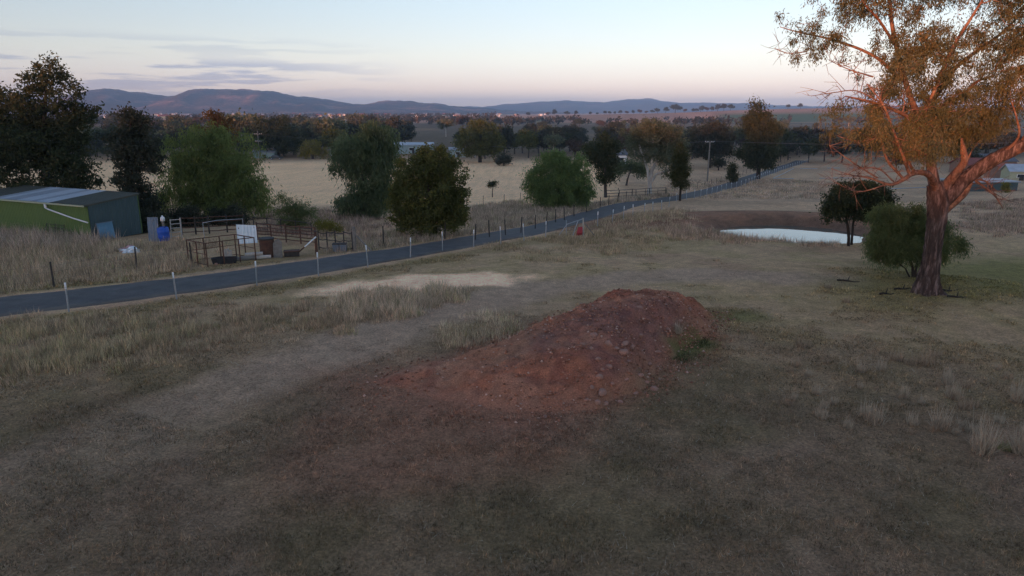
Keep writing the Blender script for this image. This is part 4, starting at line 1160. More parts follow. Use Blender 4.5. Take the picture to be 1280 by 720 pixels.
def make_valley():
    rr = random.Random(5)
    n = 0
    wts = [21, 18, 16, 12, 10, 5, 5, 13, 1, 5]
    placed = []
    def try_at(x, y, smin, smax, sep):
        for (px, py) in placed:
            if (px - x) ** 2 + (py - y) ** 2 < sep * sep: return False
        placed.append((x, y)); k = rr.choices(range(len(FAR)), wts)[0]
        sz = rr.uniform(smin, smax); a = x / y
        size = 'tall' if sz > smin + 0.62 * (smax - smin) else ('low' if sz < smin + 0.3 * (smax - smin) else 'middling')
        kind = {'dusky': 'dull grey-green', 'dark': 'very dark dense', 'greygum': 'pale-stemmed open', 'plum': 'reddish-brown', 'olive': 'olive green', 'orange': 'orange autumn'}[FAR[k][0]]
        depth = 'front' if y < 262 else ('middle' if y < 400 else 'back')
        sect = 'beyond the shed' if a < -0.32 else ('behind the pale paddock' if a < 0.02 else ('beyond the willow' if a < 0.24 else ('round the lane end' if a < 0.40 else 'behind the big gum')))
        place_far(k, x, y, sz, '%s %s tree, %s of the woodland %s' % (size, kind, depth, sect), 'woodland trees ' + sect, rng=rr)
        return True
    # treeline behind the pale paddock and to both sides
    for (y0, y1, cnt, sep, smin, smax) in [(226, 300, 128, 5.5, 0.85, 1.45), (300, 460, 98, 7, 0.95, 1.6), (460, 760, 62, 11, 1.0, 1.7)]:
        c = 0; tries = 0
        while c < cnt and tries < 4000:
            tries += 1
            y = rr.uniform(y0, y1); a = rr.uniform(-0.80, 0.72)
            x = a * y
            # leave the lane, the clearing with the long shed and a few gaps free
            d = np.min(np.hypot(ROAD_C[:, 0] - x, ROAD_C[:, 1] - y))
            if d < 9: continue
            if -0.175 < a < -0.06 and y < 300: continue
            if -0.40 < a < -0.27 and y < 250: continue
            if float(fbm(x / 45, y / 45, 333, 3)) < (0.34 if a > 0 else 0.40): continue
            k_ = (0.92 if y < 320 else 0.78) if a > 0.0 else 1.0
            if try_at(x, y, smin * k_, smax * k_, sep): c += 1
    # right of the lane, behind the flat arena
    for (u, v, k, s) in [(1010, 203, 2, 0.9), (1030, 202, 0, 1.0), (1052, 203, 1, 0.9), (1085, 201, 2, 1.0), (1110, 200, 0, 1.1), (1140, 199, 1, 1.1), (1165, 203, 0, 1.2), (1200, 205, 2, 1.0), (1232, 198, 0, 1.2), (1262, 196, 1, 1.2), (1300, 205, 0, 1.2), (975, 203, 2, 0.7), (962, 205, 0, 0.6), (985, 200, 0, 0.8), (1120, 212, 6, 0.6), (1215, 214, 0, 0.6)]:
        g = ground_at(u, v)
        place_far(k, g[0], g[1], s, rng=rr, label='dark tree in the row behind the flat arena beside the lane', group='trees behind the arena', name='arena_tree')
    # left of the paddock, between the near trees
    for (u, v, k, s) in [(122, 196, 0, 0.75), (135, 200, 2, 0.7), (205, 198, 1, 0.8), (112, 205, 0, 0.6), (222, 205, 7, 0.6), (308, 199, 0, 0.7)]:
        g = ground_at(u, v)
        place_far(k, g[0], g[1], s, rng=rr, label='tree at the paddock edge seen between the shed trees', group='trees at the paddock edge', name='paddock_edge_tree')
    # crest of the brown hill
    crest = [(660, 144, .9), (693, 143.5, 1.1), (685, 147, .9), (708, 146, 1.0), (720, 142.5, .9), (756, 142.5, .7), (762, 142, .8), (768, 142, .6), (776, 141.5, .7), (784, 141, .8), (792, 141, .7), (800, 140.5, .9), (808, 140, .7), (815, 140, .9),
             (822, 139.5, 1.3), (832, 139, 1.2), (844, 138, 2.0), (856, 138, .8), (866, 137, .7), (876, 137, 1.2), (884, 136.5, 1.0), (897, 136, 1.4), (905, 136, 1.3), (913, 135.5, 1.2), (985, 133.5, .9), (1001, 133.5, .9), (738, 142, .6), (747, 142, .5), (870, 137, .8), (890, 136, .9)]
    for (u, v, s) in crest:
        yy = 1480.0
        p = at_depth(u, v, yy)
        place_far(rr.choice([0, 1, 2, 5]), p[0], yy, s * 1.35, 'dark tree standing on the crest of the brown hill', 'trees on the hill crest', rr, 'hill_tree')
    # the wooded plain and the town's trees below the mountains: too far to tell apart
    rng = np.random.default_rng(55)
    N = 6000
    yy = 760 * (3600 / 760) ** rng.uniform(0, 1, N); aa = rng.uniform(-1.5, 0.9, N)
    ok = fbm(aa * 14, np.log(yy) * 9, 77, 3) > np.where(aa > 0.0, 0.56, 0.40)
    ok &= ~((aa > -0.02) & (yy > 1150))
    yy, aa = yy[ok], aa[ok]
    C = np.stack([aa * yy, yy, base_h(aa * yy, yy)], -1)
    n = len(C); per = 18
    S = rng.uniform(3.4, 5.6, n)
    off = rng.normal(size=(n, per, 3)) * 0.42
    P = C[:, None] + np.array([0, 0, 1.15]) * S[:, None, None] * np.array([1, 1, 1]) + off * S[:, None, None] * np.array([1, 1, 0.85])
    P = P.reshape(-1, 3); SS = np.repeat(S, per)
    d = rand_unit(len(P), rng); s2 = np.cross(d, rand_unit(len(P), rng)); s2 /= np.linalg.norm(s2, axis=1, keepdims=True)
    L = (SS * 0.40)[:, None]; W = (SS * 0.29)[:, None]
    V = np.stack([P - d * L, P + s2 * W, P + d * L, P - s2 * W], 1).reshape(-1, 3)
    var = np.repeat(np.repeat(rng.uniform(0, 1, n), per), 4)
    m = leaf_mat('far_woodland', (0.042, 0.048, 0.036), (0.070, 0.066, 0.050), (0.092, 0.074, 0.056), 0.3, 1.05)
    o = link('woodland', mesh_np('woodland', V, np.arange(len(V)).reshape(-1, 4), m, False, {'var': var}))
    tag(o, 'hazy wooded plain reaching to the foot of the mountains', None, kind='stuff')
make_valley()
# ================================================================== GRASS, STONES
def grass_mat(name, mul=(1, 1, 1)):
    m, nt, out = new_mat(name)
    at = nt.nodes.new('ShaderNodeAttribute'); at.attribute_name = 'tint'
    d = nt.nodes.new('ShaderNodeBsdfDiffuse'); t = nt.nodes.new('ShaderNodeBsdfTranslucent')
    nt.links.new(at.outputs[0], d.inputs[0]); nt.links.new(at.outputs[0], t.inputs[0])
    mx = nt.nodes.new('ShaderNodeMixShader'); mx.inputs[0].default_value = 0.25
    nt.links.new(d.outputs[0], mx.inputs[1]); nt.links.new(t.outputs[0], mx.inputs[2])
    nt.links.new(mx.outputs[0], out.inputs[0])
    return m
GRASS = grass_mat('grass_blades')

def blades(P, h, w, lean, col, rng):
    """one bent-over triangle per blade"""
    n = len(P)
    a = rng.uniform(0, 2 * np.pi, n); b = rng.uniform(0, 2 * np.pi, n)
    s = np.stack([np.cos(a), np.sin(a), np.zeros(n)], -1) * (w / 2)[:, None]
    l = np.stack([np.cos(b) * lean * h, np.sin(b) * lean * h, h * np.sqrt(np.maximum(0.05, 1 - lean ** 2))], -1)
    V = np.stack([P - s, P + s, P + l], 1).reshape(-1, 3)
    return V, np.arange(3 * n).reshape(n, 3), np.repeat(col, 3, axis=0)

_gx = np.arange(-60, 60, 0.4); _gyy = np.arange(6, 80, 0.4)
_GX, _GY = np.meshgrid(_gx, _gyy)
_GC = ground_colour(_GX, _GY)
def soil_at(x, y):
    i = np.clip(((y - 6) / 0.4).astype(int), 0, len(_gyy) - 1); j = np.clip(((x + 60) / 0.4).astype(int), 0, len(_gx) - 1)
    return _GC[i, j]

def make_turf():
    rng = np.random.default_rng(21)
    N = 630000
    a = rng.uniform(-R(50), R(50), N)
    r = 6.0 + 36 * rng.uniform(0, 1, N) ** 1.25
    x = np.sin(a) * r; y = np.cos(a) * r
    keep = poly_inside_dist(x, y, MOUND_POLY) < 0.3 - 0.5 * rng.uniform(0, 1, N)
    d, _ = seg_dist(x, y, ROAD_C[::3]); keep &= d > 2.1 + rng.uniform(-0.3, 0.5, N)
    td, tt = seg_dist(x, y, TRACK_C[::3]); keep &= ~((td < 1.9) & (tt > 0.15) & (rng.uniform(0, 1, N) < 0.8))
    dens = fbm(x / 0.8, y / 0.8, 501, 4)
    keep &= dens + rng.uniform(-0.22, 0.22, N) > 0.40
    g = soil_at(x, y)
    pale = g[:, 0] > 0.42
    keep &= ~pale
    x, y, g, r, dens = x[keep], y[keep], g[keep], r[keep], dens[keep]
    n = len(x)
    P = np.stack([x, y, base_h(x, y) - 0.005], -1)
    h = rng.uniform(0.03, 0.10, n) * (0.7 + 0.8 * dens)
    w = np.maximum(0.012, 0.00085 * r) * rng.uniform(0.7, 1.4, n)
    k = rng.uniform(0, 1, n)[:, None]
    straw = np.array([0.32, 0.265, 0.185]); green = np.array([0.105, 0.115, 0.045])
    redd = (g[:, :1] / (g[:, 1:2] + 1e-6) > 1.7)
    tn = fbm(x / 0.16, y / 0.16, 507, 2); tb = fbm(x / 0.5, y / 0.5, 509, 2)
    h = h * (0.35 + 1.3 * tn)
    c = g * (rng.uniform(0.5, 1.5, n) * np.clip(0.25 + 2.6 * (tn - 0.28), 0.3, 2.0) * (0.6 + 0.8 * tb))[:, None]
    c = np.where(k > 0.86, 0.3 * c + 0.7 * straw * 1.25, c)
    c = np.where((k < 0.20) & ~redd, 0.5 * c + 0.5 * green, c)
    V, F, C = blades(P, h, w, rng.uniform(0.2, 0.92, n), c, rng)
    o = link('grass', mesh_np('grass', V, F, GRASS, False, {'tint': C}))
    tag(o, 'short dry winter grass covering the near ground', kind='stuff')
make_turf()

def make_litter():
    rng = np.random.default_rng(91)
    n = 12000
    a = rng.uniform(-R(45), R(45), n); r = 9.5 + 24 * rng.uniform(0, 1, n) ** 1.2
    x, y = np.sin(a) * r, np.cos(a) * r
    ok = (poly_inside_dist(x, y, MOUND_POLY) < -0.1) & (fbm(x / 1.1, y / 1.1, 95, 3) > 0.46)
    x, y, r = x[ok], y[ok], r[ok]; n = len(x)
    P = np.stack([x, y, base_h(x, y) + rng.uniform(0.005, 0.05, n)], -1)
    c = np.array([0.50, 0.42, 0.31])[None] * rng.uniform(0.5, 1.3, n)[:, None]
    V, F, C = blades(P, rng.uniform(0.08, 0.20, n), np.maximum(0.009, 0.0006 * r), rng.uniform(0.75, 0.98, n), c, rng)
    tag(link('dry_stalks', mesh_np('dry_stalks', V, F, GRASS, False, {'tint': C})), 'loose dry stalks lying over the short grass', kind='stuff')
make_litter()

def poly_px(pts): return np.array([ground_at(u, v)[:2] for u, v in pts])

CLEAR = [(ground_at(u, v)[:2], r) for u, v, r in [(163, 318, 1.5), (205, 305, 1.2), (193, 305, 1.0), (221, 301, 1.0), (135, 304, 1.2), (250, 315, 1.2)]]
def clumps_in(poly, count, rng, thr=0.45, nsc=1.2, seed=0, soft=0.8):
    lo = poly.min(0); hi = poly.max(0); out = []
    k = 0
    while k < count:
        x = rng.uniform(lo[0], hi[0], count * 3); y = rng.uniform(lo[1], hi[1], count * 3)
        d = poly_inside_dist(x, y, poly)
        q = fbm(x / nsc, y / nsc, seed, 4) + 0.10 * np.clip(d / soft, -1, 1)
        ok = (d > -soft * 1.6) & (q + rng.uniform(-0.09, 0.09, len(x)) + 0.05 * np.minimum(0, d) > thr + 0.06)
        rd, _ = seg_dist(x, y, ROAD_C[::3]); ok &= rd > 2.25
        for cp, cr in CLEAR: ok &= np.hypot(x - cp[0], y - cp[1]) > cr
        ok &= poly_inside_dist(x, y, MOUND_POLY) < 0.1
        x, y, q = x[ok], y[ok], q[ok]
        if not len(x): break
        out.append(np.stack([x, y, q], -1)); k += len(x)
    return np.concatenate(out)[:count]

def make_tall_grass():
    zones = [  # outline in photo pixels, clumps, height, colour, patchiness
        ([(-40, 408), (140, 396), (300, 384), (420, 374), (470, 368), (585, 360), (590, 370), (500, 388), (425, 408), (330, 424), (180, 448), (60, 468), (-40, 486)], 6500, 0.34, (0.30, 0.245, 0.165), 0.50),
        ([(415, 380), (470, 371), (575, 361), (584, 370), (500, 388), (425, 402)], 2300, 0.50, (0.37, 0.315, 0.225), 0.36),
        ([(-40, 425), (60, 412), (210, 402), (215, 440), (60, 468), (-40, 480)], 1800, 0.50, (0.31, 0.265, 0.165), 0.46),
        ([(548, 428), (600, 404), (632, 392), (650, 396), (612, 414), (562, 436)], 420, 0.36, (0.34, 0.295, 0.20), 0.36),
        ([(-40, 286), (60, 290), (118, 303), (175, 302), (258, 306), (258, 330), (215, 342), (60, 360), (-40, 368)], 7000, 0.55, (0.29, 0.242, 0.168), 0.36),
        ([(-40, 284), (60, 288), (118, 301), (140, 306), (100, 316), (-40, 312)], 2600, 0.85, (0.30, 0.255, 0.20), 0.34),
        ([(585, 262), (640, 252), (690, 262), (775, 250), (840, 242), (846, 245), (740, 262), (680, 279), (600, 296), (520, 309), (440, 316), (400, 318), (445, 296), (480, 290), (585, 292)], 7500, 0.50, (0.275, 0.235, 0.175), 0.38),
        ([(840, 287), (900, 290), (960, 300), (1010, 303), (1030, 309), (930, 306), (840, 299)], 1500, 0.45, (0.28, 0.225, 0.165), 0.40),
        ([(690, 298), (745, 280), (800, 268), (850, 262), (860, 282), (790, 292), (705, 306)], 2600, 0.40, (0.27, 0.225, 0.15), 0.42),
        ([(1195, 255), (1330, 246), (1330, 300), (1215, 296)], 4200, 0.42, (0.25, 0.205, 0.155), 0.46),
        ([(330, 262), (430, 264), (480, 282), (470, 300), (400, 296), (330, 294)], 3000, 0.50, (0.25, 0.20, 0.155), 0.42),
        ([(560, 300), (690, 296), (800, 292), (860, 300), (800, 318), (640, 330), (540, 332)], 2600, 0.22, (0.26, 0.215, 0.135), 0.46),
        ([(838, 442), (872, 424), (890, 430), (884, 444), (850, 456)], 240, 0.15, (0.040, 0.060, 0.025), 0.34),
        ([(840, 225), (1010, 226), (1120, 240), (1030, 250), (830, 248)], 3000, 0.38, (0.27, 0.23, 0.175), 0.44),
    ]
    rng = np.random.default_rng(31)
    Vs, Fs, Cs = [], [], []; base = 0
    for zi, (px, cnt, hh, col, thr) in enumerate(zones):
        q = clumps_in(poly_px(px), cnt, rng, thr, 0.9 if zi < 4 else 1.6, 520 + zi * 7)
        n = len(q); per = 8 if zi < 4 else 7
        x = np.repeat(q[:, 0], per); y = np.repeat(q[:, 1], per)
        r = np.hypot(x, y)
        sp = 0.07 + 0.002 * r
        x = x + rng.normal(size=n * per) * sp; y = y + rng.normal(size=n * per) * sp
        hs = np.repeat(np.clip((q[:, 2] - thr) * 3.0 + 0.45, 0.3, 1.4) * rng.uniform(0.55, 1.35, n), per)
        h = 0.85 * hh * hs * rng.uniform(0.35, 1.25, n * per)
        w = np.maximum(0.010, 0.00062 * r) * rng.uniform(0.6, 1.3, n * per)
        c = np.array(col)[None] * np.array([1.6, 1.42, 1.38]) * np.repeat(rng.uniform(0.3, 1.0, n) ** 1.5 * 1.7 + 0.15, per)[:, None] * rng.uniform(0.8, 1.25, n * per)[:, None]
        gr = np.repeat(rng.uniform(0, 1, n) < 0.12, per)[:, None]
        c = np.where(gr, c * np.array([0.65, 0.80, 0.55]), c)
        P = np.stack([x, y, base_h(x, y) - 0.02], -1)
        V, F, C = blades(P, h, w, rng.uniform(0.05, 0.6, n * per), c, rng)
        Vs.append(V); Fs.append(F + base); Cs.append(C); base += len(V)
    o = link('tall_grass', mesh_np('tall_grass', np.concatenate(Vs), np.concatenate(Fs), GRASS, False, {'tint': np.concatenate(Cs)}))
    tag(o, 'straw-coloured tall dry grass along the lane and round the yard', kind='stuff')
make_tall_grass()

# ---- single tussocks on the open ground
def tussock_mesh(i, n=150, h=0.55, spread=0.16, col=(0.44, 0.35, 0.25)):
    rng = np.random.default_rng(700 + i)
    a = rng.uniform(0, 6.28, n); q = np.sqrt(rng.uniform(0, 1, n)) * spread
    P = np.stack([np.cos(a) * q, np.sin(a) * q, np.full(n, -0.02)], -1)
    hh = h * rng.uniform(0.35, 1.1, n)
    V, F, C = blades(P, hh, np.full(n, 0.011) * rng.uniform(0.5, 1.5, n), rng.uniform(0.05, 0.8, n), np.array(col)[None] * rng.uniform(0.55, 1.35, n)[:, None], rng)
    # feathery seed stems
    m = n // 6
    P2 = P[:m]; V2, F2, C2 = blades(P2, h * rng.uniform(1.1, 1.7, m), np.full(m, 0.011), rng.uniform(0.05, 0.3, m), np.array(col)[None] * rng.uniform(1.0, 1.4, m)[:, None], rng)
    return mesh_np('grass_tussock', np.concatenate([V, V2]), np.concatenate([F, F2 + len(V)]), GRASS, False, {'tint': np.concatenate([C, C2])})

def make_tussocks():
    pale = [tussock_mesh(i, 260, h, s) for i, (h, s) in enumerate([(0.5, 0.16), (0.62, 0.18), (0.42, 0.20)])]
    brown = [tussock_mesh(10 + i, 160, h, s, (0.38, 0.275, 0.185)) for i, (h, s) in enumerate([(0.36, 0.20), (0.42, 0.24)])]
    green = tussock_mesh(20, 120, 0.30, 0.14, (0.26, 0.25, 0.12))
    def put(u, v, me, s, label, group=None):
        g = ground_at(u, v, full_h)
        o = link('grass_tussock', me, None, tuple(g), (0, 0, random.uniform(0, 6)))
        o.scale = (s * random.uniform(0.9, 1.15),) * 2 + (s * random.uniform(0.85, 1.15),)
        tag(o, label, 'grass tussock', group)
    put(1228, 566, pale[1], 1.35, 'tallest pale feathery tussock on the open grass, leaning stems spread wide')
    put(1176, 535, pale[0], 1.15, 'upright pale tussock with long seed stems beside the tallest feathery one')
    put(1255, 562, green, 1.1, 'small greenish tussock standing against the tallest feathery one')
    put(847, 416, pale[0], 0.9, 'single pale upright tussock growing on the flank of the red earth heap')
    put(1004, 433, brown[0], 1.15, 'round brown tussock alone on the grass between the heap and the gum')
    G1 = 'pale tussocks on the open grass'
    for (u, v, k, s) in [(1092, 528, 2, 1.1), (1080, 522, 0, 0.8), (1190, 497, 1, 0.8), (1272, 502, 1, 1.0), (1276, 566, 1, 1.1), (1027, 522, 2, 0.8), (1042, 505, 2, 0.6), (1184, 480, 0, 0.8), (1075, 465, 0, 0.7), (1020, 492, 2, 0.6), (1140, 530, 2, 0.7), (1060, 535, 2, 0.6), (1010, 470, 2, 0.5), (1215, 540, 2, 0.7)]:
        put(u, v, pale[k], s, 'pale dry tussock scattered on the open grass near the tallest feathery one', G1)
    rs = random.Random(41)
    for _ in range(26):
        put(rs.uniform(985, 1290), rs.uniform(438, 545), pale[rs.randrange(3)] if rs.random() < 0.6 else brown[rs.randrange(2)], rs.uniform(0.35, 0.75), 'small straggly dry tussock among the taller pale ones on the open grass', 'small tussocks on the open grass')
    G2 = 'brown tussocks below the big gum'
    for (u, v, k, s) in [(1120, 450, 0, 1.1), (1138, 455, 1, 0.9), (1158, 455, 1, 1.1), (1215, 508, 0, 0.9), (985, 505, 0, 0.8), (1058, 378, 0, 0.9), (1035, 360, 0, 0.8), (1170, 446, 0, 0.9)]:
        put(u, v, brown[k], s, 'low brown tussock on the rough grass below the big gum', G2)
make_tussocks()

# ---- stones on the heap
STONE = worn('red_stone', (0.30, 0.15, 0.105), (0.44, 0.25, 0.18), 9.0, 0.9, 0, 0.6, 0.02, (0.30, 0.14, 0.09))
def rock_mesh(seed, sub=2, flat=0.62):
    bm = bmesh.new(); bmesh.ops.create_icosphere(bm, subdivisions=sub, radius=1.0)
    rng = np.random.default_rng(seed); k = rng.uniform(-1, 1, (7, 3)); k /= np.linalg.norm(k, axis=1, keepdims=True); c = rng.uniform(0.55, 0.9, 7)
    for v in bm.verts:
        p = np.array(v.co); s = 1.0
        for kk, cc in zip(k, c):
            d = p @ kk
            if d > cc: s = min(s, cc / d)
        v.co = Vector(p * s) * (1 + 0.05 * rng.normal())
        v.co.z *= flat
    me = bpy.data.meshes.new('rock'); bm.to_mesh(me); bm.free(); me.materials.append(STONE)
    return me
def make_rocks():
    meshes = [rock_mesh(i, 2, f) for i, f in enumerate([0.62, 0.75, 0.5, 0.68, 0.58])]
    def put(u, v, s, k, label, group=None):
        g = ground_at(u, v, full_h)
        o = link('rock', meshes[k % 5], None, (g[0], g[1], g[2] + s * 0.12), (random.uniform(-.3, .3), random.uniform(-.3, .3), random.uniform(0, 6)))
        o.scale = (s, s * random.uniform(0.7, 0.95), s)
        tag(o, label, 'rock', group)
    put(752, 492, 0.19, 0, 'biggest rounded rock at the foot of the red earth heap, near its steep nose')
    put(747, 504, 0.13, 1, 'second rock just in front of the biggest one at the foot of the heap')
    put(681, 521, 0.075, 2, 'lone pale stone on the apron in front of the heap')
    put(817, 487, 0.14, 3, 'reddish rock at the outer corner of the steep side of the heap')
    put(799, 385, 0.15, 2, 'flat pale rock near the top of the heap')
    put(862, 387, 0.12, 2, 'flat rock at the back end of the heap crest')
    G1 = 'stones on the steep side of the heap'
    for i, (u, v, s) in enumerate([(742, 420, .15), (761, 431, .17), (781, 430, .15), (779, 441, .19), (747, 449, .12), (761, 459, .12), (749, 472, .14), (770, 436, .12), (790, 434, .13), (785, 452, .11), (775, 503, .10), (800, 470, .12), (812, 455, .10), (740, 436, .10),
                                   (728, 430, .09), (835, 412, .10), (850, 402, .10), (822, 440, .12), (765, 480, .10), (783, 475, .09), (740, 485, .11), (758, 505, .09), (795, 492, .10), (808, 478, .09), (733, 500, .09), (753, 462, .08), (800, 420, .11), (772, 415, .09)]):
        put(u, v, s, i, 'reddish stone lying on the steep stony side of the red earth heap', G1)
    # gravel, clods and pebbles: past counting
    rng = np.random.default_rng(61)
    N = 16000
    lo = MOUND_POLY.min(0) - 1.6; hi = MOUND_POLY.max(0) + 0.8
    x = rng.uniform(lo[0], hi[0], N * 4); y = rng.uniform(lo[1], hi[1], N * 4)
    d = poly_inside_dist(x, y, MOUND_POLY)
    s = ((x - MA[0]) * MAX_[0] + (y - MA[1]) * MAX_[1]) / ML
    # rubble gathers on the nose and the steep side and along the foot
    wgt = 0.30 + 0.9 * np.exp(-((d - 0.3) / 0.6) ** 2) * sstep(0.2, 0.5, s) + 0.8 * sstep(0.35, 0.6, s) * sstep(1.3, 0.2, np.abs(fbm(x, y, 63, 3) - 0.5) * 6)
    wgt *= sstep(-1.3, -0.1, d + rng.normal(size=len(x)) * 0.3) * (0.35 + 1.3 * sstep(0.42, 0.62, fbm(x / 0.9, y / 0.9, 65, 3)))
    ok = rng.uniform(0, 1, len(x)) < wgt * 0.55
    x, y = x[ok][:N], y[ok][:N]; n = len(x)
    z = full_h(x, y)
    sz = 0.013 + 0.055 * rng.uniform(0, 1, n) ** 3.5
    octv = np.array([[1, 0, 0], [-1, 0, 0], [0, 1, 0], [0, -1, 0], [0, 0, 1], [0, 0, -1.]])
    octf = np.array([[0, 2, 4], [2, 1, 4], [1, 3, 4], [3, 0, 4], [2, 0, 5], [1, 2, 5], [3, 1, 5], [0, 3, 5]])
    a = rng.uniform(0, 6.28, n)
    S = rng.uniform(0.6, 1.3, (n, 6, 1)) * octv[None] * np.array([1, 0.8, 0.65])
    ca, sa = np.cos(a)[:, None], np.sin(a)[:, None]
    Q = np.stack([S[..., 0] * ca - S[..., 1] * sa, S[..., 0] * sa + S[..., 1] * ca, S[..., 2] + 0.3], -1) * sz[:, None, None]
    V = (Q + np.stack([x, y, z], -1)[:, None]).reshape(-1, 3)
    F = (octf[None] + 6 * np.arange(n)[:, None, None]).reshape(-1, 3)
    base = np.array([0.40, 0.18, 0.11]); palec = np.array([0.52, 0.33, 0.245])
    k = rng.uniform(0, 1, n)[:, None]
    c = np.where(k > 0.84, palec, np.where(k < 0.12, base * 0.6, base)) * rng.uniform(0.55, 1.35, n)[:, None]
    m, nt, out = new_mat('rubble')
    p = nt.nodes.new('ShaderNodeBsdfPrincipled'); at = nt.nodes.new('ShaderNodeAttribute'); at.attribute_name = 'tint'
    nt.links.new(at.outputs[0], p.inputs['Base Color']); p.inputs['Roughness'].default_value = 0.95; p.inputs['Specular IOR Level'].default_value = 0.1
    nt.links.new(p.outputs[0], out.inputs[0])
    o = link('rubble', mesh_np('rubble', V, F, m, False, {'tint': np.repeat(c, 6, 0)}))
    tag(o, 'small stones and clods strewn over the red earth heap', kind='stuff')
make_rocks()
# ================================================================== THINGS
M = {
    'shed_green': worn('shed_green_steel', (0.080, 0.130, 0.036), (0.110, 0.170, 0.045), 1.2, 0.6, 0, 0.1, 0.01, (0.066, 0.085, 0.034), (0.62, 0.85)),
    'shed_end': worn('shed_blue_green_steel', (0.050, 0.080, 0.085), (0.070, 0.105, 0.108), 1.2, 0.6, 0, 0.1, 0.01, (0.06, 0.06, 0.05), (0.6, 0.8)),
    'roof_dark': worn('old_dark_roof_steel', (0.060, 0.062, 0.048), (0.10, 0.098, 0.075), 0.9, 0.7, 0, 0.2, 0.01, (0.11, 0.07, 0.045), (0.55, 0.75)),
    'roof_pale': worn('pale_roof_sheet', (0.34, 0.37, 0.40), (0.48, 0.51, 0.54), 0.8, 0.45, 0, 0.1, 0.01, (0.26, 0.27, 0.27), (0.55, 0.8)),
    'roof_grey': worn('grey_roof_sheet', (0.22, 0.24, 0.26), (0.34, 0.36, 0.38), 0.8, 0.5, 0, 0.1, 0.01, (0.14, 0.13, 0.12), (0.55, 0.8)),
    'cream': worn('cream_trim', (0.34, 0.36, 0.24), (0.42, 0.44, 0.30), 2.0, 0.6, 0, 0.1),
    'white': worn('white_paint', (0.70, 0.72, 0.72), (0.82, 0.83, 0.82), 2.0, 0.5, 0, 0.1, 0.005, (0.5, 0.48, 0.44), (0.62, 0.85)),
    'white_plastic': worn('white_plastic', (0.72, 0.73, 0.73), (0.85, 0.85, 0.84), 5.0, 0.45, 0, 0.0),
    'white_sheet': worn('white_corrugated_steel', (0.62, 0.68, 0.70), (0.78, 0.83, 0.84), 2.0, 0.5, 0, 0.1, 0.005, (0.5, 0.5, 0.46), (0.62, 0.85)),
    'blue_sheet': worn('pale_blue_board', (0.10, 0.22, 0.32), (0.15, 0.28, 0.38), 3.0, 0.6, 0, 0.1),
    'blue_drum': worn('blue_plastic_drum', (0.020, 0.075, 0.36), (0.028, 0.10, 0.44), 3.0, 0.45, 0, 0.05),
    'grey_blue': worn('grey_blue_steel', (0.12, 0.15, 0.19), (0.19, 0.22, 0.26), 2.5, 0.6, 0, 0.1, 0.01, (0.16, 0.12, 0.09)),
    'galv': worn('galvanised_pipe', (0.30, 0.32, 0.33), (0.46, 0.48, 0.49), 6.0, 0.5, 0.5, 0.1),
    'rust': worn('rusty_steel', (0.075, 0.035, 0.024), (0.14, 0.068, 0.042), 6.0, 0.9, 0, 0.3, 0.01, (0.05, 0.03, 0.025)),
    'darksteel': worn('dark_weathered_steel', (0.030, 0.026, 0.024), (0.065, 0.055, 0.048), 6.0, 0.8, 0, 0.2),
    'timber': worn('weathered_grey_timber', (0.14, 0.12, 0.10), (0.26, 0.235, 0.20), 5.0, 0.9, 0, 0.5, 0.015),
    'pale_timber': worn('pale_bleached_timber', (0.34, 0.30, 0.255), (0.50, 0.46, 0.40), 5.0, 0.9, 0, 0.4, 0.01),
    'black': worn('black_rubber', (0.018, 0.018, 0.019), (0.040, 0.040, 0.042), 6.0, 0.7, 0, 0.2),
    'red': worn('faded_red_sheet', (0.28, 0.030, 0.035), (0.40, 0.055, 0.06), 3.0, 0.6, 0, 0.1),
    'pink': worn('faded_pink_plastic', (0.36, 0.19, 0.17), (0.52, 0.32, 0.29), 6.0, 0.7, 0, 0.3),
    'glass': worn('dark_window_glass', (0.02, 0.024, 0.03), (0.03, 0.036, 0.045), 3.0, 0.1, 0, 0.0, spec=0.6),
    'brick': worn('brown_brick', (0.20, 0.12, 0.085), (0.30, 0.19, 0.14), 3.0, 0.9, 0, 0.2),
    'teal': worn('teal_painted_wall', (0.20, 0.29, 0.29), (0.30, 0.39, 0.39), 1.0, 0.6, 0, 0.1),
    'redroof': worn('red_tile_roof', (0.20, 0.060, 0.045), (0.32, 0.10, 0.07), 2.0, 0.8, 0, 0.3),
    'greyroof': worn('grey_tile_roof', (0.09, 0.09, 0.10), (0.16, 0.16, 0.17), 2.0, 0.8, 0, 0.3),
    'wire': worn('fence_wire', (0.10, 0.10, 0.10), (0.16, 0.16, 0.16), 5.0, 0.6, 0.3, 0.0),
    'carpaint': worn('dark_car_paint', (0.02, 0.03, 0.035), (0.03, 0.045, 0.05), 1.0, 0.25, 0, 0.0, spec=0.5),
    'hedge': LEAF['dark'],
}
def gz(x, y): return float(base_h(x, y))

# ---- ribbed sheet of steel, ribs along local z, width along x, thickness along y
def ribbed_sheet(w, h0, h1, mat, ribs=4, depth=0.032, thick=0.004):
    n = ribs * 4 + 1
    xs = np.linspace(0, w, n); prof = np.array([0, 0, 1, 1])[np.arange(n) % 4] * depth
    hs = h0 + (h1 - h0) * xs / w
    V, F = [], []
    for x, d, h in zip(xs, prof, hs):
        V += [(x, d, 0), (x, d, h), (x, d + thick, 0), (x, d + thick, h)]
    for i in range(n - 1):
        a, b = 4 * i, 4 * i + 4
        F += [(a, b, b + 1, a + 1), (a + 2, a + 3, b + 3, b + 2), (a + 1, b + 1, b + 3, a + 3), (a, a + 2, b + 2, b)]
    me = bpy.data.meshes.new('sheet'); me.from_pydata(V, [], F); me.materials.append(mat); me.update()
    return me

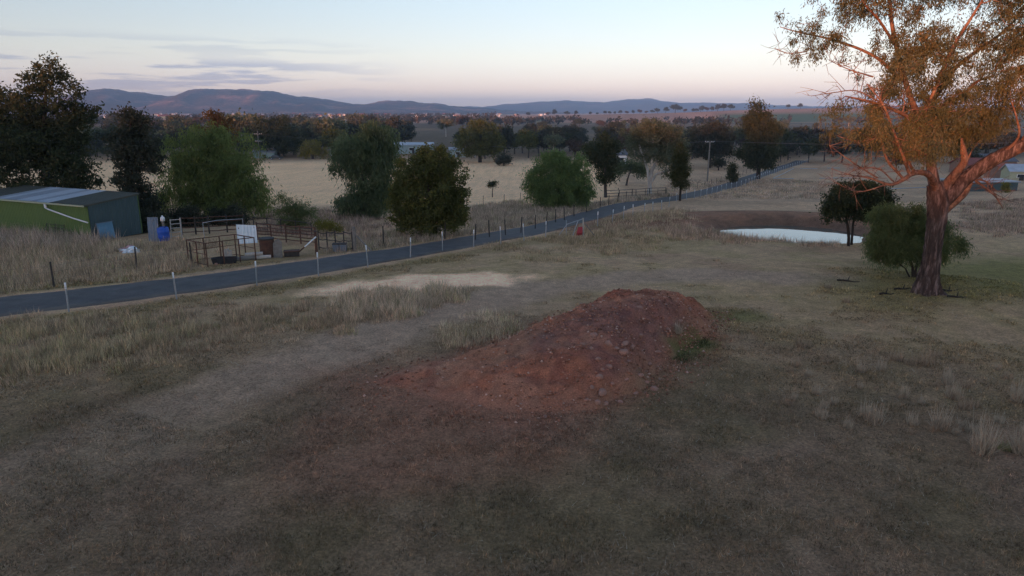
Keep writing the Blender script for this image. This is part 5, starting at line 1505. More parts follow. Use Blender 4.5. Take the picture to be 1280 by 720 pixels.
def make_shed():
    c = ground_at(115.5, 301); far = ground_at(-5, 292)
    ang = math.atan2(far[1] - c[1], far[0] - c[0])
    root = thing('farm_shed', 'green steel farm shed with a low sloping roof of dark and pale sheets', 'shed', (c[0], c[1], c[2] - 0.1), ang)
    # local: +x along the long wall (away from the corner), -y towards the back
    W = 0.76; NS = 19; D = 4.1; HF = 2.65; HB = 3.0; L = NS * W
    fs = ribbed_sheet(W, HF, HF, M['shed_green'])
    for i in range(NS):
        o = link('wall_sheet', fs, root, ((i + 1) * W - 0.0, 0.0, 0), (0, 0, math.pi))
        o.rotation_euler = (0, 0, 0); o.location = (i * W, 0, 0)
    ne = 6; we = D / ne
    for i in range(ne):
        h0 = HF + (HB - HF) * i / ne; h1 = HF + (HB - HF) * (i + 1) / ne
        o = link('end_sheet', ribbed_sheet(we, h0, h1, M['shed_end'], 3), root, (-0.004, -i * we - 0.03, 0), (0, 0, -math.pi / 2))
        o['label'] = 'blue-green steel sheet of the end wall'
    MB().box((L / 2, -D, HB / 2), (L, 0.06, HB)).build('back_wall', M['shed_green'], root)
    MB().box((L, -D / 2, HF / 2), (0.06, D, HF)).build('side_wall', M['shed_green'], root)
    # roof sheets, ribs running down the slope
    sl = math.hypot(D + 0.5, HB - HF); tilt = math.atan2(HB - HF, D)
    pat = ['roof_dark'] * 5 + ['roof_pale'] * 2 + ['roof_grey'] + ['roof_pale'] * 2 + ['roof_grey'] * 2 + ['roof_pale', 'roof_grey'] + ['roof_dark'] * 5
    meshes = {k: ribbed_sheet(W, sl, sl, M[k]) for k in ('roof_dark', 'roof_pale', 'roof_grey')}
    for i in range(NS):
        o = link('roof_sheet', meshes[pat[i]], root, (i * W, 0.22, HF + 0.045 - 0.22 * math.tan(tilt)), (math.pi / 2 - tilt, 0, 0))
        o['label'] = {'roof_dark': 'dark weathered roof sheet', 'roof_pale': 'pale translucent roof sheet', 'roof_grey': 'grey roof sheet'}[pat[i]]
    MB().box((L / 2, 0.24, HF - 0.03), (L + 0.1, 0.12, 0.10)).build('gutter', M['cream'], root)
    MB().box((-0.05, -D / 2 + 0.1, (HF + HB) / 2 + 0.0), (0.04, D + 0.35, 0.12), 0, -tilt).build('barge_board', M['roof_dark'], root)
    p = MB().tube([(4.3, 0.26, HF - 0.06), (4.3, 0.26, HF - 0.36), (4.05, 0.22, HF - 0.46), (1.6, 0.12, HF - 0.98), (0.06, 0.10, HF - 1.22)], 0.05, 8)
    o = p.build('downpipe', M['white_plastic'], root, True); o['label'] = 'long white pipe slanting down the green wall'
    MB().box((4.3, 0.23, HF - 0.22), (0.16, 0.10, 0.24)).build('rain_head', M['white_plastic'], root)
    # leaning things
    def loc(x, y, z=0):
        v = Matrix.Rotation(ang, 4, 'Z') @ Vector((x, y, 0)); X, Y = c[0] + v.x, c[1] + v.y
        return (X, Y, gz(X, Y) + z)
    g = thing('metal_gate', 'dark barred metal gate leaning on the green shed wall', 'gate', loc(2.6, 0.45), ang)
    for k in range(5):
        MB().tube([(0, 0.0 - 0.30 * (0.15 + 0.2 * k) / 1.0, 0.12 + 0.22 * k), (2.0, -0.30 * (0.15 + 0.2 * k), 0.12 + 0.22 * k)], 0.022, 6).build('bar', M['darksteel'], g)
    for x in (0, 1.0, 2.0):
        MB().tube([(x, 0, 0.0), (x, -0.30, 1.08)], 0.024, 6).build('upright', M['darksteel'], g)
    b = thing('blue_board', 'pale blue board propped on the blue-green end of the shed', 'board', loc(-0.32, -0.35), ang - math.pi / 2)
    MB().box((0.62, 0.08, 0.62), (1.25, 0.03, 1.26), 0, R(-8)).build('board', M['blue_sheet'], b)
    MB().box((0.02, 0.08, 0.62), (0.05, 0.045, 1.27), 0, R(-8)).build('edge_strip', M['grey_blue'], b)
    MB().box((0.62, -0.005, 1.25), (1.25, 0.045, 0.05), 0, R(-8)).build('edge_strip', M['grey_blue'], b)
make_shed()

def rail_fence(name, label, px, height, rails, mat, postmat, post_r=0.05, rail_r=0.03, cat='fence', extra_post=1, hs=None, sag=0.02):
    P = [ground_at(u, v) for u, v in px]
    root = thing(name, label, cat, tuple(P[0]))
    o = P[0]; tops = []
    full = []
    for a, b in zip(P[:-1], P[1:]):
        n = extra_post + 1
        for k in range(n): full.append(a + (b - a) * k / n)
    full.append(P[-1])
    full = [np.array([q[0], q[1], gz(q[0], q[1])]) for q in full]
    for q in full:
        h = height * random.uniform(0.97, 1.08)
        MB().tube([(q[0] - o[0], q[1] - o[1], q[2] - o[2] - 0.15), (q[0] - o[0] + random.uniform(-.02, .02), q[1] - o[1], q[2] - o[2] + h)], [post_r, post_r * 0.92], 8).build('post', postmat, root)
    for k in range(rails):
        z = height * (0.16 + 0.80 * k / max(1, rails - 1))
        for a, b in zip(full[:-1], full[1:]):
            j = random.uniform(-sag, sag)
            MB().tube([(a[0] - o[0], a[1] - o[1], a[2] - o[2] + z + j), ((a[0] + b[0]) / 2 - o[0], (a[1] + b[1]) / 2 - o[1], (a[2] + b[2]) / 2 - o[2] + z + j - sag), (b[0] - o[0], b[1] - o[1], b[2] - o[2] + z + random.uniform(-sag, sag))], rail_r, 6).build('rail', mat, root)
    return root

def make_yard():
    rail_fence('cattle_yard', 'old rusty cattle yard rails under the pepper tree', [(228, 294), (262, 292), (306, 289)], 1.35, 4, M['rust'], M['darksteel'], 0.06, 0.035)
    rail_fence('cattle_yard', 'rusty red-brown yard rails running behind the white sheet to the dark post', [(322, 300), (358, 303), (395, 306)], 1.25, 5, M['rust'], M['rust'], 0.05, 0.038)
    rail_fence('cattle_yard', 'sagging dark yard rails ending at the thick grey corner post', [(399, 312), (420, 313), (441, 313)], 1.2, 3, M['darksteel'], M['darksteel'], 0.045, 0.03, sag=0.06)
    rail_fence('cattle_yard', 'dark yard rails at the back behind the light green shrub', [(318, 288), (352, 291), (390, 296)], 1.1, 3, M['darksteel'], M['darksteel'], 0.045, 0.03)
    # white pipe arch
    a, b = ground_at(256, 301), ground_at(305, 293)
    t = thing('pipe_arch', 'slim pale pipe arch standing in front of the rusty rails', 'pipe arch', tuple(a))
    d = b - a
    MB().tube([(0, 0, -0.1), (0, 0, 1.32)], 0.022, 8).build('upright', M['galv'], t)
    MB().tube([(d[0], d[1], d[2] - 0.1), (d[0], d[1], d[2] + 1.25)], 0.022, 8).build('upright', M['galv'], t)
    MB().tube([(-0.02, 0, 1.30), (d[0] * 0.33, d[1] * 0.33, d[2] * 0.33 + 1.36), (d[0] + 0.02, d[1], d[2] + 1.22)], 0.022, 8).build('top_pipe', M['galv'], t)
    # ladder-like panel
    g = ground_at(221, 298); m = mpp(g[1])
    t = thing('ladder_panel', 'pale ladder-like gate panel standing beside the blue drum', 'panel', tuple(g), 0.15)
    w, h = 13 * m, 25 * m
    for x in (-w / 2, w / 2): MB().tube([(x, 0, 0), (x * 0.92, 0.15, h * (1.05 if x > 0 else 0.97))], 0.035 if x < 0 else 0.05, 6).build('upright', M['pale_timber'], t)
    for k in range(5): MB().tube([(-w / 2, 0.03 * k, h * (0.10 + 0.21 * k)), (w / 2, 0.03 * k, h * (0.13 + 0.21 * k))], 0.03, 6).build('rung', M['pale_timber'], t)
    # blue drum
    g = ground_at(205, 301)
    t = thing('plastic_drum', 'bright blue plastic drum standing in the yard', 'drum', tuple(g))
    MB().lathe([(0.0, 0), (0.36, 0), (0.40, 0.06), (0.42, 0.28), (0.445, 0.33), (0.42, 0.38), (0.42, 0.62), (0.445, 0.67), (0.42, 0.72), (0.40, 0.94), (0.34, 1.0), (0.33, 0.97), (0.0, 0.97)], n=28).build('body', M['blue_drum'], t, True)
    MB().lathe([(0.0, 0.96), (0.06, 0.96), (0.06, 1.01), (0.0, 1.01)], (0.18, 0, 0), 12).build('bung', M['black'], t)
    # white container on a stump behind the drum
    g = ground_at(206, 296)
    t = thing('white_container', 'white plastic jerrycan on a post behind the blue drum', 'container', tuple(g))
    MB().tube([(0, 0, -0.1), (0, 0, 1.2)], 0.09, 8).build('post', M['timber'], t)
    MB().lathe([(0.0, 1.2), (0.15, 1.2), (0.16, 1.4), (0.13, 1.5), (0.05, 1.55), (0.05, 1.62), (0, 1.62)], n=12).build('can', M['white_plastic'], t, True)
    # grey-blue tall panel
    g = ground_at(193, 302)
    t = thing('roofing_stack', 'tall grey-blue steel panel leaning up beside the blue drum', 'panel', tuple(g), 0.1)
    for k in range(2):
        o = link('sheet', ribbed_sheet(0.36, 1.75, 1.75, M['grey_blue'], 2, 0.02), t, (-0.38 + 0.37 * k, 0.0, 0.0), (R(-7), 0, 0))
    MB().box((-0.0, 0.19, 1.0), (0.76, 0.03, 0.06), 0, R(-7)).build('batten', M['timber'], t)
    # rubbish heap
    g = ground_at(163, 315)
    t = thing('rubbish_heap', 'low heap of pinkish and white rubbish in the dry grass', 'rubbish', tuple(g))
    rng = np.random.default_rng(4)
    for nm, mt, cx, cz, sx in (('tarpaulin', 'pink', -0.15, 0.16, 0.55), ('plastic_sheet', 'white', 0.10, 0.08, 0.62)):
        bm = bmesh.new(); bmesh.ops.create_icosphere(bm, subdivisions=3, radius=1.0)
        for v in bm.verts:
            f = 1 + 0.55 * (float(fbm(v.co.x * 2.2 + 5, v.co.y * 2.2 + v.co.z * 2, 71, 3)) - 0.5) * 2
            v.co = Vector((v.co.x * sx * f + cx, v.co.y * 0.4 * f + (0.1 if mt == 'pink' else -0.1), max(0.0, v.co.z) * 0.34 * f + cz * 0.5))
        me = bpy.data.meshes.new(nm); bm.to_mesh(me); bm.free(); me.materials.append(M[mt]); link(nm, me, t)
    for k in range(3):
        MB().box((rng.uniform(-.5, .5), rng.uniform(-.4, .2), 0.2), (0.7, 0.10, 0.03), rng.uniform(0, 3), 0.2, 0.1).build('board', M['pale_timber'], t)
    # white corrugated sheet
    g = ground_at(297.5, 305); g2 = ground_at(322, 303.5)
    t = thing('white_sheet', 'bright white corrugated steel sheet standing upright in the yard', 'sheet', tuple(g), math.atan2(g2[1] - g[1], g2[0] - g[0]))
    wd = math.hypot(g2[0] - g[0], g2[1] - g[1])
    o = link('sheet', ribbed_sheet(wd, 1.38, 1.24, M['white_sheet'], 6, 0.03), t, (0, 0, -0.02), (R(-10), 0, R(0)))
    for x in (0.15, wd - 0.15): MB().tube([(x, 0.75, -0.05), (x, 0.20, 1.1)], 0.03, 6).build('prop', M['timber'], t)
    # rusty pen
    f0, f1 = ground_at(260, 334), ground_at(320, 325)
    t = thing('rusty_pen', 'rusty open-topped pen of thin posts and rails by the lane', 'pen', tuple(f0))
    ex = (f1 - f0); ey = np.array([-ex[1], ex[0], 0]); ey = ey / np.hypot(ey[0], ey[1]) * 2.1
    cor = [np.zeros(3), ex, ex + ey, ey]
    def gp(q): X, Y = f0[0] + q[0], f0[1] + q[1]; return np.array([q[0], q[1], gz(X, Y) - f0[2]])
    H = 1.38; posts = []
    for a, b in zip(cor, cor[1:] + cor[:1]):
        n = 3 if np.hypot(*(b - a)[:2]) > 2.5 else 2
        ps = [gp(a + (b - a) * k / n) for k in range(n + 1)]
        for q in ps[:-1]:
            MB().tube([q + [0, 0, -0.15], q + [0, 0, H]], 0.035, 6).build('post', M['rust'], t)
        for z, rr in ((H - 0.02, 0.03), (0.72, 0.02), (0.12, 0.02)):
            if z < 1 and (a is cor[0]) : continue
            MB().tube([q + [0, 0, z] for q in ps], rr, 6).build('rail', M['rust'], t)
    # trough, timber block, stone
    g = ground_at(281, 329)
    t = thing('water_trough', 'low black trough lying inside the rusty pen', 'trough', tuple(g), 0.25)
    MB().add(*_trough(0.72, 0.30, 0.34)).build('tub', M['black'], t)
    g = ground_at(283, 324)
    t = thing('timber_block', 'short pale upright timber offcuts standing in the rusty pen', 'timber', tuple(g))
    for k, (x, h) in enumerate([(-0.16, 0.52), (0.02, 0.58), (0.18, 0.48)]): MB().box((x, 0.25, h / 2), (0.15, 0.13, h), 0.1 * k, 0.04, 0.05 * (k - 1)).build('block', M['pale_timber'], t)
    g = ground_at(270.5, 331)
    tag(link('rock', rock_mesh(88, 1), None, (g[0], g[1], g[2] + 0.05), (0.2, 0, 1), ), 'small white stone at the front corner of the rusty pen', 'rock').scale = (0.13, 0.1, 0.12)
    # logs
    g = ground_at(318, 325)
    t = thing('log_pile', 'few pale sawn logs lying between the rusty pen and the rusty tank', 'logs', tuple(g), 0.35)
    for k, (x, y, z, l, r) in enumerate([(-0.5, 0, .12, 1.1, .13), (0.35, 0.1, .11, 1.2, .12), (-0.1, 0.22, .12, 1.3, .13), (0.0, 0.10, .33, 1.0, .12)]):
        MB().tube([(x - l / 2, y, z), (x, y + 0.02, z + 0.01), (x + l / 2, y + 0.05, z)], [r, r * 1.03, r * 0.95], 10).build('log', M['pale_timber'] if k % 2 else M['timber'], t)
    # rusty tank
    g = ground_at(335, 321)
    t = thing('rusty_tank', 'upright rusty round tank beside the pointed timber slab', 'tank', tuple(g))
    prof = [(0.0, 0.0), (0.42, 0.0)]
    for k in range(11): prof.append((0.43 + 0.012 * (k % 2), 0.05 + 0.1 * k))
    prof += [(0.44, 1.16), (0.40, 1.16), (0.40, 1.02), (0.0, 1.02)]
    MB().lathe(prof, n=24).build('body', M['rust'], t)
    MB().lathe([(0.445, 1.10), (0.47, 1.12), (0.47, 1.17), (0.445, 1.19)], n=24).build('rim', M['darksteel'], t)
    g = ground_at(347.5, 322)
    t = thing('timber_slab', 'pale grey pointed timber slab standing against the rusty tank', 'timber slab', tuple(g), 0.1)
    V = [(-0.27, 0, 0), (0.26, 0, 0), (0.25, 0.12, 0.92), (0.08, 0.15, 1.12), (-0.14, 0.14, 1.05), (-0.26, 0.11, 0.85)]
    V = V + [(x, y + 0.07, z) for x, y, z in V]
    MB().add(V, [(0, 1, 2, 3, 4, 5), (11, 10, 9, 8, 7, 6)] + [(i, i + 6, (i + 1) % 6 + 6, (i + 1) % 6) for i in range(6)]).build('slab', M['timber'], t)
    # dark boxy trailer / crate
    g = ground_at(365, 320)
    t = thing('steel_crate', 'low dark steel crate beside the pointed timber slab', 'crate', tuple(g), 0.3)
    MB().box((0, 0, 0.17), (0.9, 0.6, 0.30)).build('body', M['darksteel'], t)
    MB().box((0, -0.02, 0.34), (0.96, 0.66, 0.05)).build('lid', M['rust'], t)
    # leaning pale pole + dark post
    a = ground_at(369, 319); b = at_depth(395, 296, ground_at(396, 318)[1] - 0.12)
    t = thing('leaning_pole', 'pale pole leaning on the tall dark post of the yard', 'pole', tuple(a))
    d = b - a
    MB().tube([(0, 0, 0), tuple(d * 0.45)], 0.045, 8).build('lower_length', M['rust'], t)
    MB().tube([tuple(d * 0.45), tuple(d)], 0.045, 8).build('upper_length', M['white'], t)
    g = ground_at(396, 318)
    t = thing('corner_post', 'tall dark rusty post behind the leaning pale pole', 'post', tuple(g))
    MB().tube([(0, 0, -0.2), (0, 0, 1.45)], [0.09, 0.085], 10).build('shaft', M['rust'], t)
    MB().tube([(0, 0, 1.45), (0, 0, 1.50)], [0.10, 0.08], 10).build('cap', M['darksteel'], t)
    g = ground_at(443.5, 313)
    t = thing('corner_post', 'thick grey timber post with a leaning stay at the end of the yard', 'post', tuple(g))
    MB().tube([(0, 0, -0.2), (0.02, 0, 0.8), (0.0, 0, 1.55)], [0.13, 0.12, 0.11], 10).build('shaft', M['timber'], t)
    MB().tube([(0.08, -0.05, 1.1), (1.15, -0.3, 0.02)], 0.05, 8).build('stay', M['timber'], t)
    g = ground_at(425, 314)
    t = thing('storage_bin', 'low purplish-grey bin in front of the sagging dark rails', 'bin', tuple(g), 0.1)
    MB().box((0, 0, 0.24), (0.85, 0.5, 0.48)).build('body', M['grey_blue'], t)
    MB().box((0, 0, 0.50), (0.9, 0.55, 0.05)).build('lid', M['darksteel'], t)
    MB().box((0, -0.26, 0.3), (0.05, 0.02, 0.40)).build('rib', M['darksteel'], t)

def _trough(a, b, h):
    """oval tub, open at the top"""
    n = 24; V, F = [], []
    for (s, z) in ((0.88, 0.0), (1.0, h), (0.94, h), (0.82, 0.06)):
        for k in range(n):
            t = 2 * math.pi * k / n
            V.append((math.copysign(abs(math.cos(t)) ** 0.6, math.cos(t)) * a * s, math.copysign(abs(math.sin(t)) ** 0.6, math.sin(t)) * b * s, z))
    for i in range(3):
        for k in range(n): F.append((i * n + k, i * n + (k + 1) % n, (i + 1) * n + (k + 1) % n, (i + 1) * n + k))
    F.append(tuple(range(n - 1, -1, -1))); F.append(tuple(range(3 * n, 4 * n)))
    return V, F
make_yard()

# ---- wire fences
CAP = MB().lathe([(0.0, 0.0), (0.034, 0.0), (0.038, 0.02), (0.038, 0.25), (0.030, 0.27), (0.0, 0.27)], n=10).mesh('post_cap', M['white_plastic'], True)
def star_picket(h, mat):
    b = MB()
    for k in range(3):
        a = 2 * math.pi * k / 3
        b.box((math.cos(a) * 0.018, math.sin(a) * 0.018, h / 2 - 0.15), (0.040, 0.007, h + 0.3), a)
    return b.mesh('fence_post', mat)
PICKET = star_picket(1.2, M['galv']); PICKET_DARK = star_picket(1.25, M['darksteel'])
TIMBER_POST = MB().tube([(0, 0, -0.2), (0.01, 0, 0.6), (0, 0, 1.3)], [0.048, 0.045, 0.042], 8).mesh('fence_post', M['darksteel'])
def wire_fence(label, px, post_me, cap=False, heights=(0.35, 0.75, 1.05), wire_r=0.0035, lean=0.06, world=None):
    P = world if world is not None else [ground_at(u, v) for u, v in px]
    P = [np.array([p[0], p[1], gz(p[0], p[1])]) for p in P]
    o = P[0]; root = thing('wire_fence', label, 'fence', tuple(o))
    for p in P:
        q = link('fence_post', post_me, root, tuple(p - o), (random.uniform(-lean, lean), random.uniform(-lean, lean), random.uniform(0, 6)))
        s = random.uniform(0.94, 1.06); q.scale = (1, 1, s)
        if cap: link('post_cap', CAP, q, (0, 0, 1.2 - 0.22))
    for h in heights:
        MB().tube([tuple(p - o + np.array([0, 0, h])) for p in P], wire_r, 4).build('wire', M['wire'], root)
    return root

def along(line, off, s0, s1, step):
    seg = np.hypot(*np.diff(line, axis=0).T); s = np.concatenate([[0], np.cumsum(seg)])
    q = np.arange(s0, min(s1, s[-1]), step)
    x = np.interp(q, s, line[:, 0]); y = np.interp(q, s, line[:, 1])
    tx = np.interp(q + 0.5, s, line[:, 0]) - x; ty = np.interp(q + 0.5, s, line[:, 1]) - y; L = np.hypot(tx, ty) + 1e-9
    return [(a - b2 / l * off, b + a2 / l * off) for a, b, a2, b2, l in zip(x, y, tx, ty, L)]

def make_fences():
    wire_fence('wire fence on white-capped steel posts along the near stretch of the lane', [(-420, 436), (-230, 418), (-70, 403), (86, 390), (221, 374), (321, 357), (398, 345), (460, 334), (513, 322), (553, 314), (592, 309), (626, 305.5), (655, 301), (682, 297)], PICKET, True)
    wire_fence('short wire fence on white-capped posts curving from the pipe gate above the dam', [(747, 284), (765, 279), (779, 275), (791, 272), (805, 269.5), (816, 267), (827, 264), (836, 259)], PICKET, True)
    # follow the far stretch of the lane
    seg = np.hypot(*np.diff(ROAD_C, axis=0).T); S = np.concatenate([[0], np.cumsum(seg)])
    g = ground_at(845, 252); j = int(np.argmin(np.hypot(ROAD_C[:, 0] - g[0], ROAD_C[:, 1] - g[1])))
    wire_fence('long run of white-capped fence posts beside the far stretch of the lane', None, PICKET, True, world=along(ROAD_C, -2.9, S[j], S[-1] - 2, 3.4))
    wire_fence('far wire fence on dark posts along the tree side of the distant lane', None, PICKET_DARK, world=along(ROAD_C, 3.3, S[j] + 4, S[-1] - 2, 4.5))
    wire_fence('sparse dark fence posts in the tall dry grass before the green shed', [(-60, 372), (67.5, 359), (171.5, 338), (240, 331)], TIMBER_POST)
    wire_fence('dark post-and-wire fence running along the lane past the round tree and willow', [(480, 307), (556, 299), (594, 301), (612, 297.5), (632, 295), (651, 292), (669, 287), (683, 283), (694.5, 279), (705.5, 276), (717.5, 271), (733, 266), (750, 259.5), (761, 256.5), (772, 253.5), (783, 250), (795, 248), (806, 246.5)], TIMBER_POST)
    wire_fence('thin wire fence across the pale paddock behind the lone sapling', [(520, 262), (560, 259), (604, 256), (630, 254), (650, 252)], PICKET_DARK)
    rail_fence('small_yard', 'low dark railed yard at the foot of the white-trunked gum', [(757, 247), (790, 245.5), (832, 243)], 1.15, 3, M['darksteel'], M['darksteel'], 0.07, 0.04)
make_fences()

def make_gate():
    base = ground_at(712, 296); y = base[1]
    t = thing('pipe_gate', 'pale pipe gate frame with slanting braces and a faded red panel', 'gate', tuple(base))
    def q(u, v, dy=0.0):
        p = at_depth(u, v, y + dy); return tuple(p - base)
    def bar(nm, a, b, r, mt): MB().tube([a, b], r, 8).build(nm, M[mt], t)
    bar('top_rail', q(708, 280.5, 0.6), q(729, 273.5), 0.028, 'galv')
    bar('brace', q(695, 299, 0.3), q(709, 280, 0.6), 0.028, 'galv')
    bar('brace', q(722.5, 276), q(716, 294.5, -0.2), 0.030, 'galv')
    bar('end_post', (q(729, 273.5)[0], 0, q(729, 272.5)[2]), (q(729, 297)[0], 0, q(729, 299)[2] - 0.05), 0.055, 'pale_timber')
    bar('gate_post', (q(708.5, 280)[0], 0.6, q(708.5, 277)[2]), (q(708.5, 297)[0], 0.6, q(708.5, 299)[2] - 0.1), 0.028, 'galv')
    bar('stay', q(731, 279), (q(742, 291)[0], -0.3, q(742, 293)[2]), 0.035, 'timber')
    for k in range(5):
        f = 0.15 + 0.17 * k
        a = np.array(q(708.5, 296, 0.6)) * (1 - f) + np.array(q(708.5, 281, 0.6)) * f; b = np.array(q(728, 296)) * (1 - f) + np.array(q(728, 275)) * f
        bar('mesh_wire', tuple(a), tuple(b), 0.006, 'wire')
    a, b = q(719.5, 294.5, -0.12), q(728.2, 284, -0.08)
    # red panel, bent in two folds
    V = []
    for s, (zz, dy) in enumerate(((0.0, 0.0), (0.33, -0.10), (0.66, -0.02), (1.0, 0.06))):
        x0 = a[0] + (b[0] - a[0]) * 0.12 * s; z = a[2] + (b[2] - a[2]) * zz
        V += [(x0, a[1] + dy, z), (b[0], b[1] + dy, z + 0.03), (x0, a[1] + dy + 0.02, z), (b[0], b[1] + dy + 0.02, z + 0.03)]
    F = []
    for s in range(3):
        i = 4 * s; F += [(i, i + 1, i + 5, i + 4), (i + 2, i + 6, i + 7, i + 3), (i, i + 4, i + 6, i + 2), (i + 1, i + 3, i + 7, i + 5)]
    F += [(0, 2, 3, 1), (12, 13, 15, 14)]
    o = MB().add(V, F).build('panel', M['red'], t); o['label'] = 'faded red panel wired to the end post'
make_gate()

# ---- power line
def power_pole(u, vb, vt, arms, label):
    g = ground_at(u, vb); h = at_depth(u, vt, g[1])[2] - g[2]
    t = thing('power_pole', label, 'power pole', tuple(g))
    MB().tube([(0, 0, -0.5), (0, 0, h * 0.5), (0, 0, h)], [0.17, 0.145, 0.115], 10).build('pole', M['timber'], t)
    pts = []
    for k, (z, w, rz) in enumerate(arms):
        a = MB().box((0, 0.16, h - z), (w, 0.10, 0.12), rz).build('cross_arm', M['pale_timber'], t)
        for s in (-0.46, -0.2, 0.2, 0.46):
            x, yy = math.cos(rz) * w * s - math.sin(rz) * 0.16, math.sin(rz) * w * s + math.cos(rz) * 0.16
            MB().lathe([(0, 0), (0.05, 0), (0.07, 0.06), (0.04, 0.12), (0, 0.14)], (w * s, 0.16, h - z + 0.06), 8).build('insulator', M['white_plastic'], a)
            if k == 0: pts.append((g[0] + w * s, g[1] + 0.16, g[2] + h - z + 0.2))
    return pts
def make_power():
    A = power_pole(884, 227, 176, [(0.25, 1.9, 0.3)], 'timber power pole beside the far stretch of the lane')
    B = power_pole(325, 199, 164, [(0.9, 2.6, 0.1), (3.2, 2.2, 0.1)], 'pole with two cross-arms in front of the dense dark domed tree')
    Cc = power_pole(599.5, 202, 182, [(0.2, 1.2, 0.2)], 'slim pale pole in front of the broad olive paddock tree')
    g = ground_at(1420, 222); D = [(g[0] + x, g[1], g[2] + 9.0) for x in (-0.9, -0.4, 0.4, 0.9)]
    t = thing('power_pole', 'far timber power pole beyond the gum where the line leaves the valley', 'power pole', tuple(g))
    MB().tube([(0, 0, -0.5), (0, 0, 9.1)], [0.17, 0.12], 10).build('pole', M['timber'], t)
    MB().box((0, 0.16, 8.85), (2.0, 0.1, 0.12)).build('cross_arm', M['pale_timber'], t)
    w = thing('power_line', 'thin wires strung between the power poles across the valley', 'power line', A[0])
    for (p, q, ks) in ((A, D, (0, 3)), (Cc, A, (0, 3)), (B, Cc, (0,))):
        for k in ks:
            a, b = np.array(p[k]), np.array(q[k]); tt = np.linspace(0, 1, 24)[:, None]
            L = np.linalg.norm(b - a)
            pts = a + (b - a) * tt - np.array([0, 0, 1]) * (L * 0.012 * 4 * tt * (1 - tt)) - np.array(A[0])
            MB().tube([tuple(x) for x in pts], 0.018, 5).build('wire', M['wire'], w)
make_power()

# ---- buildings across the valley
def building(name, label, u, v, w, d, h, wall, roof, rz=0.0, rise=0.25, wins=2, cat='house', gable=True):
    g = ground_at(u, v)
    t = thing(name, label, cat, (g[0], g[1], g[2] - 0.1), rz)
    MB().box((0, 0, h / 2), (w, d, h)).build('wall', M[wall], t)
    e = 0.35; rh = d / 2 * rise * 2
    if gable:
        V = [(-w / 2 - e, -d / 2 - e, h - 0.02), (w / 2 + e, -d / 2 - e, h - 0.02), (w / 2 + e, 0, h + rh), (-w / 2 - e, 0, h + rh), (-w / 2 - e, d / 2 + e, h - 0.02), (w / 2 + e, d / 2 + e, h - 0.02)]
        V += [(x, y, z + 0.12) for x, y, z in V]
        F = [(0, 1, 2, 3), (3, 2, 5, 4), (6, 9, 8, 7), (9, 10, 11, 8), (0, 6, 7, 1), (4, 5, 11, 10), (0, 3, 9, 6), (3, 4, 10, 9), (1, 7, 8, 2), (2, 8, 11, 5)]
        MB().add(V, F).build('roof', M[roof], t)
        MB().add([(-w / 2, -d / 2, h - 0.03), (-w / 2, d / 2, h - 0.03), (-w / 2, 0, h + rh - 0.03), (-w / 2 + 0.1, -d / 2, h - 0.03), (-w / 2 + 0.1, d / 2, h - 0.03), (-w / 2 + 0.1, 0, h + rh - 0.03)], [(0, 2, 1), (3, 4, 5), (0, 1, 4, 3), (1, 2, 5, 4), (2, 0, 3, 5)]).build('gable', M[wall], t)
        MB().add([(w / 2, -d / 2, h - 0.03), (w / 2, d / 2, h - 0.03), (w / 2, 0, h + rh - 0.03), (w / 2 - 0.1, -d / 2, h - 0.03), (w / 2 - 0.1, d / 2, h - 0.03), (w / 2 - 0.1, 0, h + rh - 0.03)], [(0, 1, 2), (3, 5, 4), (0, 3, 4, 1), (1, 4, 5, 2), (2, 5, 3, 0)]).build('gable', M[wall], t)
    else:
        MB().box((0, 0, h + 0.12), (w + 0.5, d + 0.5, 0.18), 0, R(2)).build('roof', M[roof], t)
    for k in range(wins):
        x = w * ((k + 0.5) / wins - 0.5) * 0.9
        f = MB().box((x, -d / 2 - 0.02, h * 0.56), (min(1.5, w / wins * 0.5), 0.06, h * 0.38)).build('window', M['white'], t)
        MB().box((x, -d / 2 - 0.045, h * 0.56), (min(1.3, w / wins * 0.45), 0.04, h * 0.32)).build('pane', M['glass'], f)
    MB().box((w * 0.05, -d / 2 - 0.03, h * 0.36), (0.9, 0.06, h * 0.72)).build('door', M['darksteel'], t)
    return t
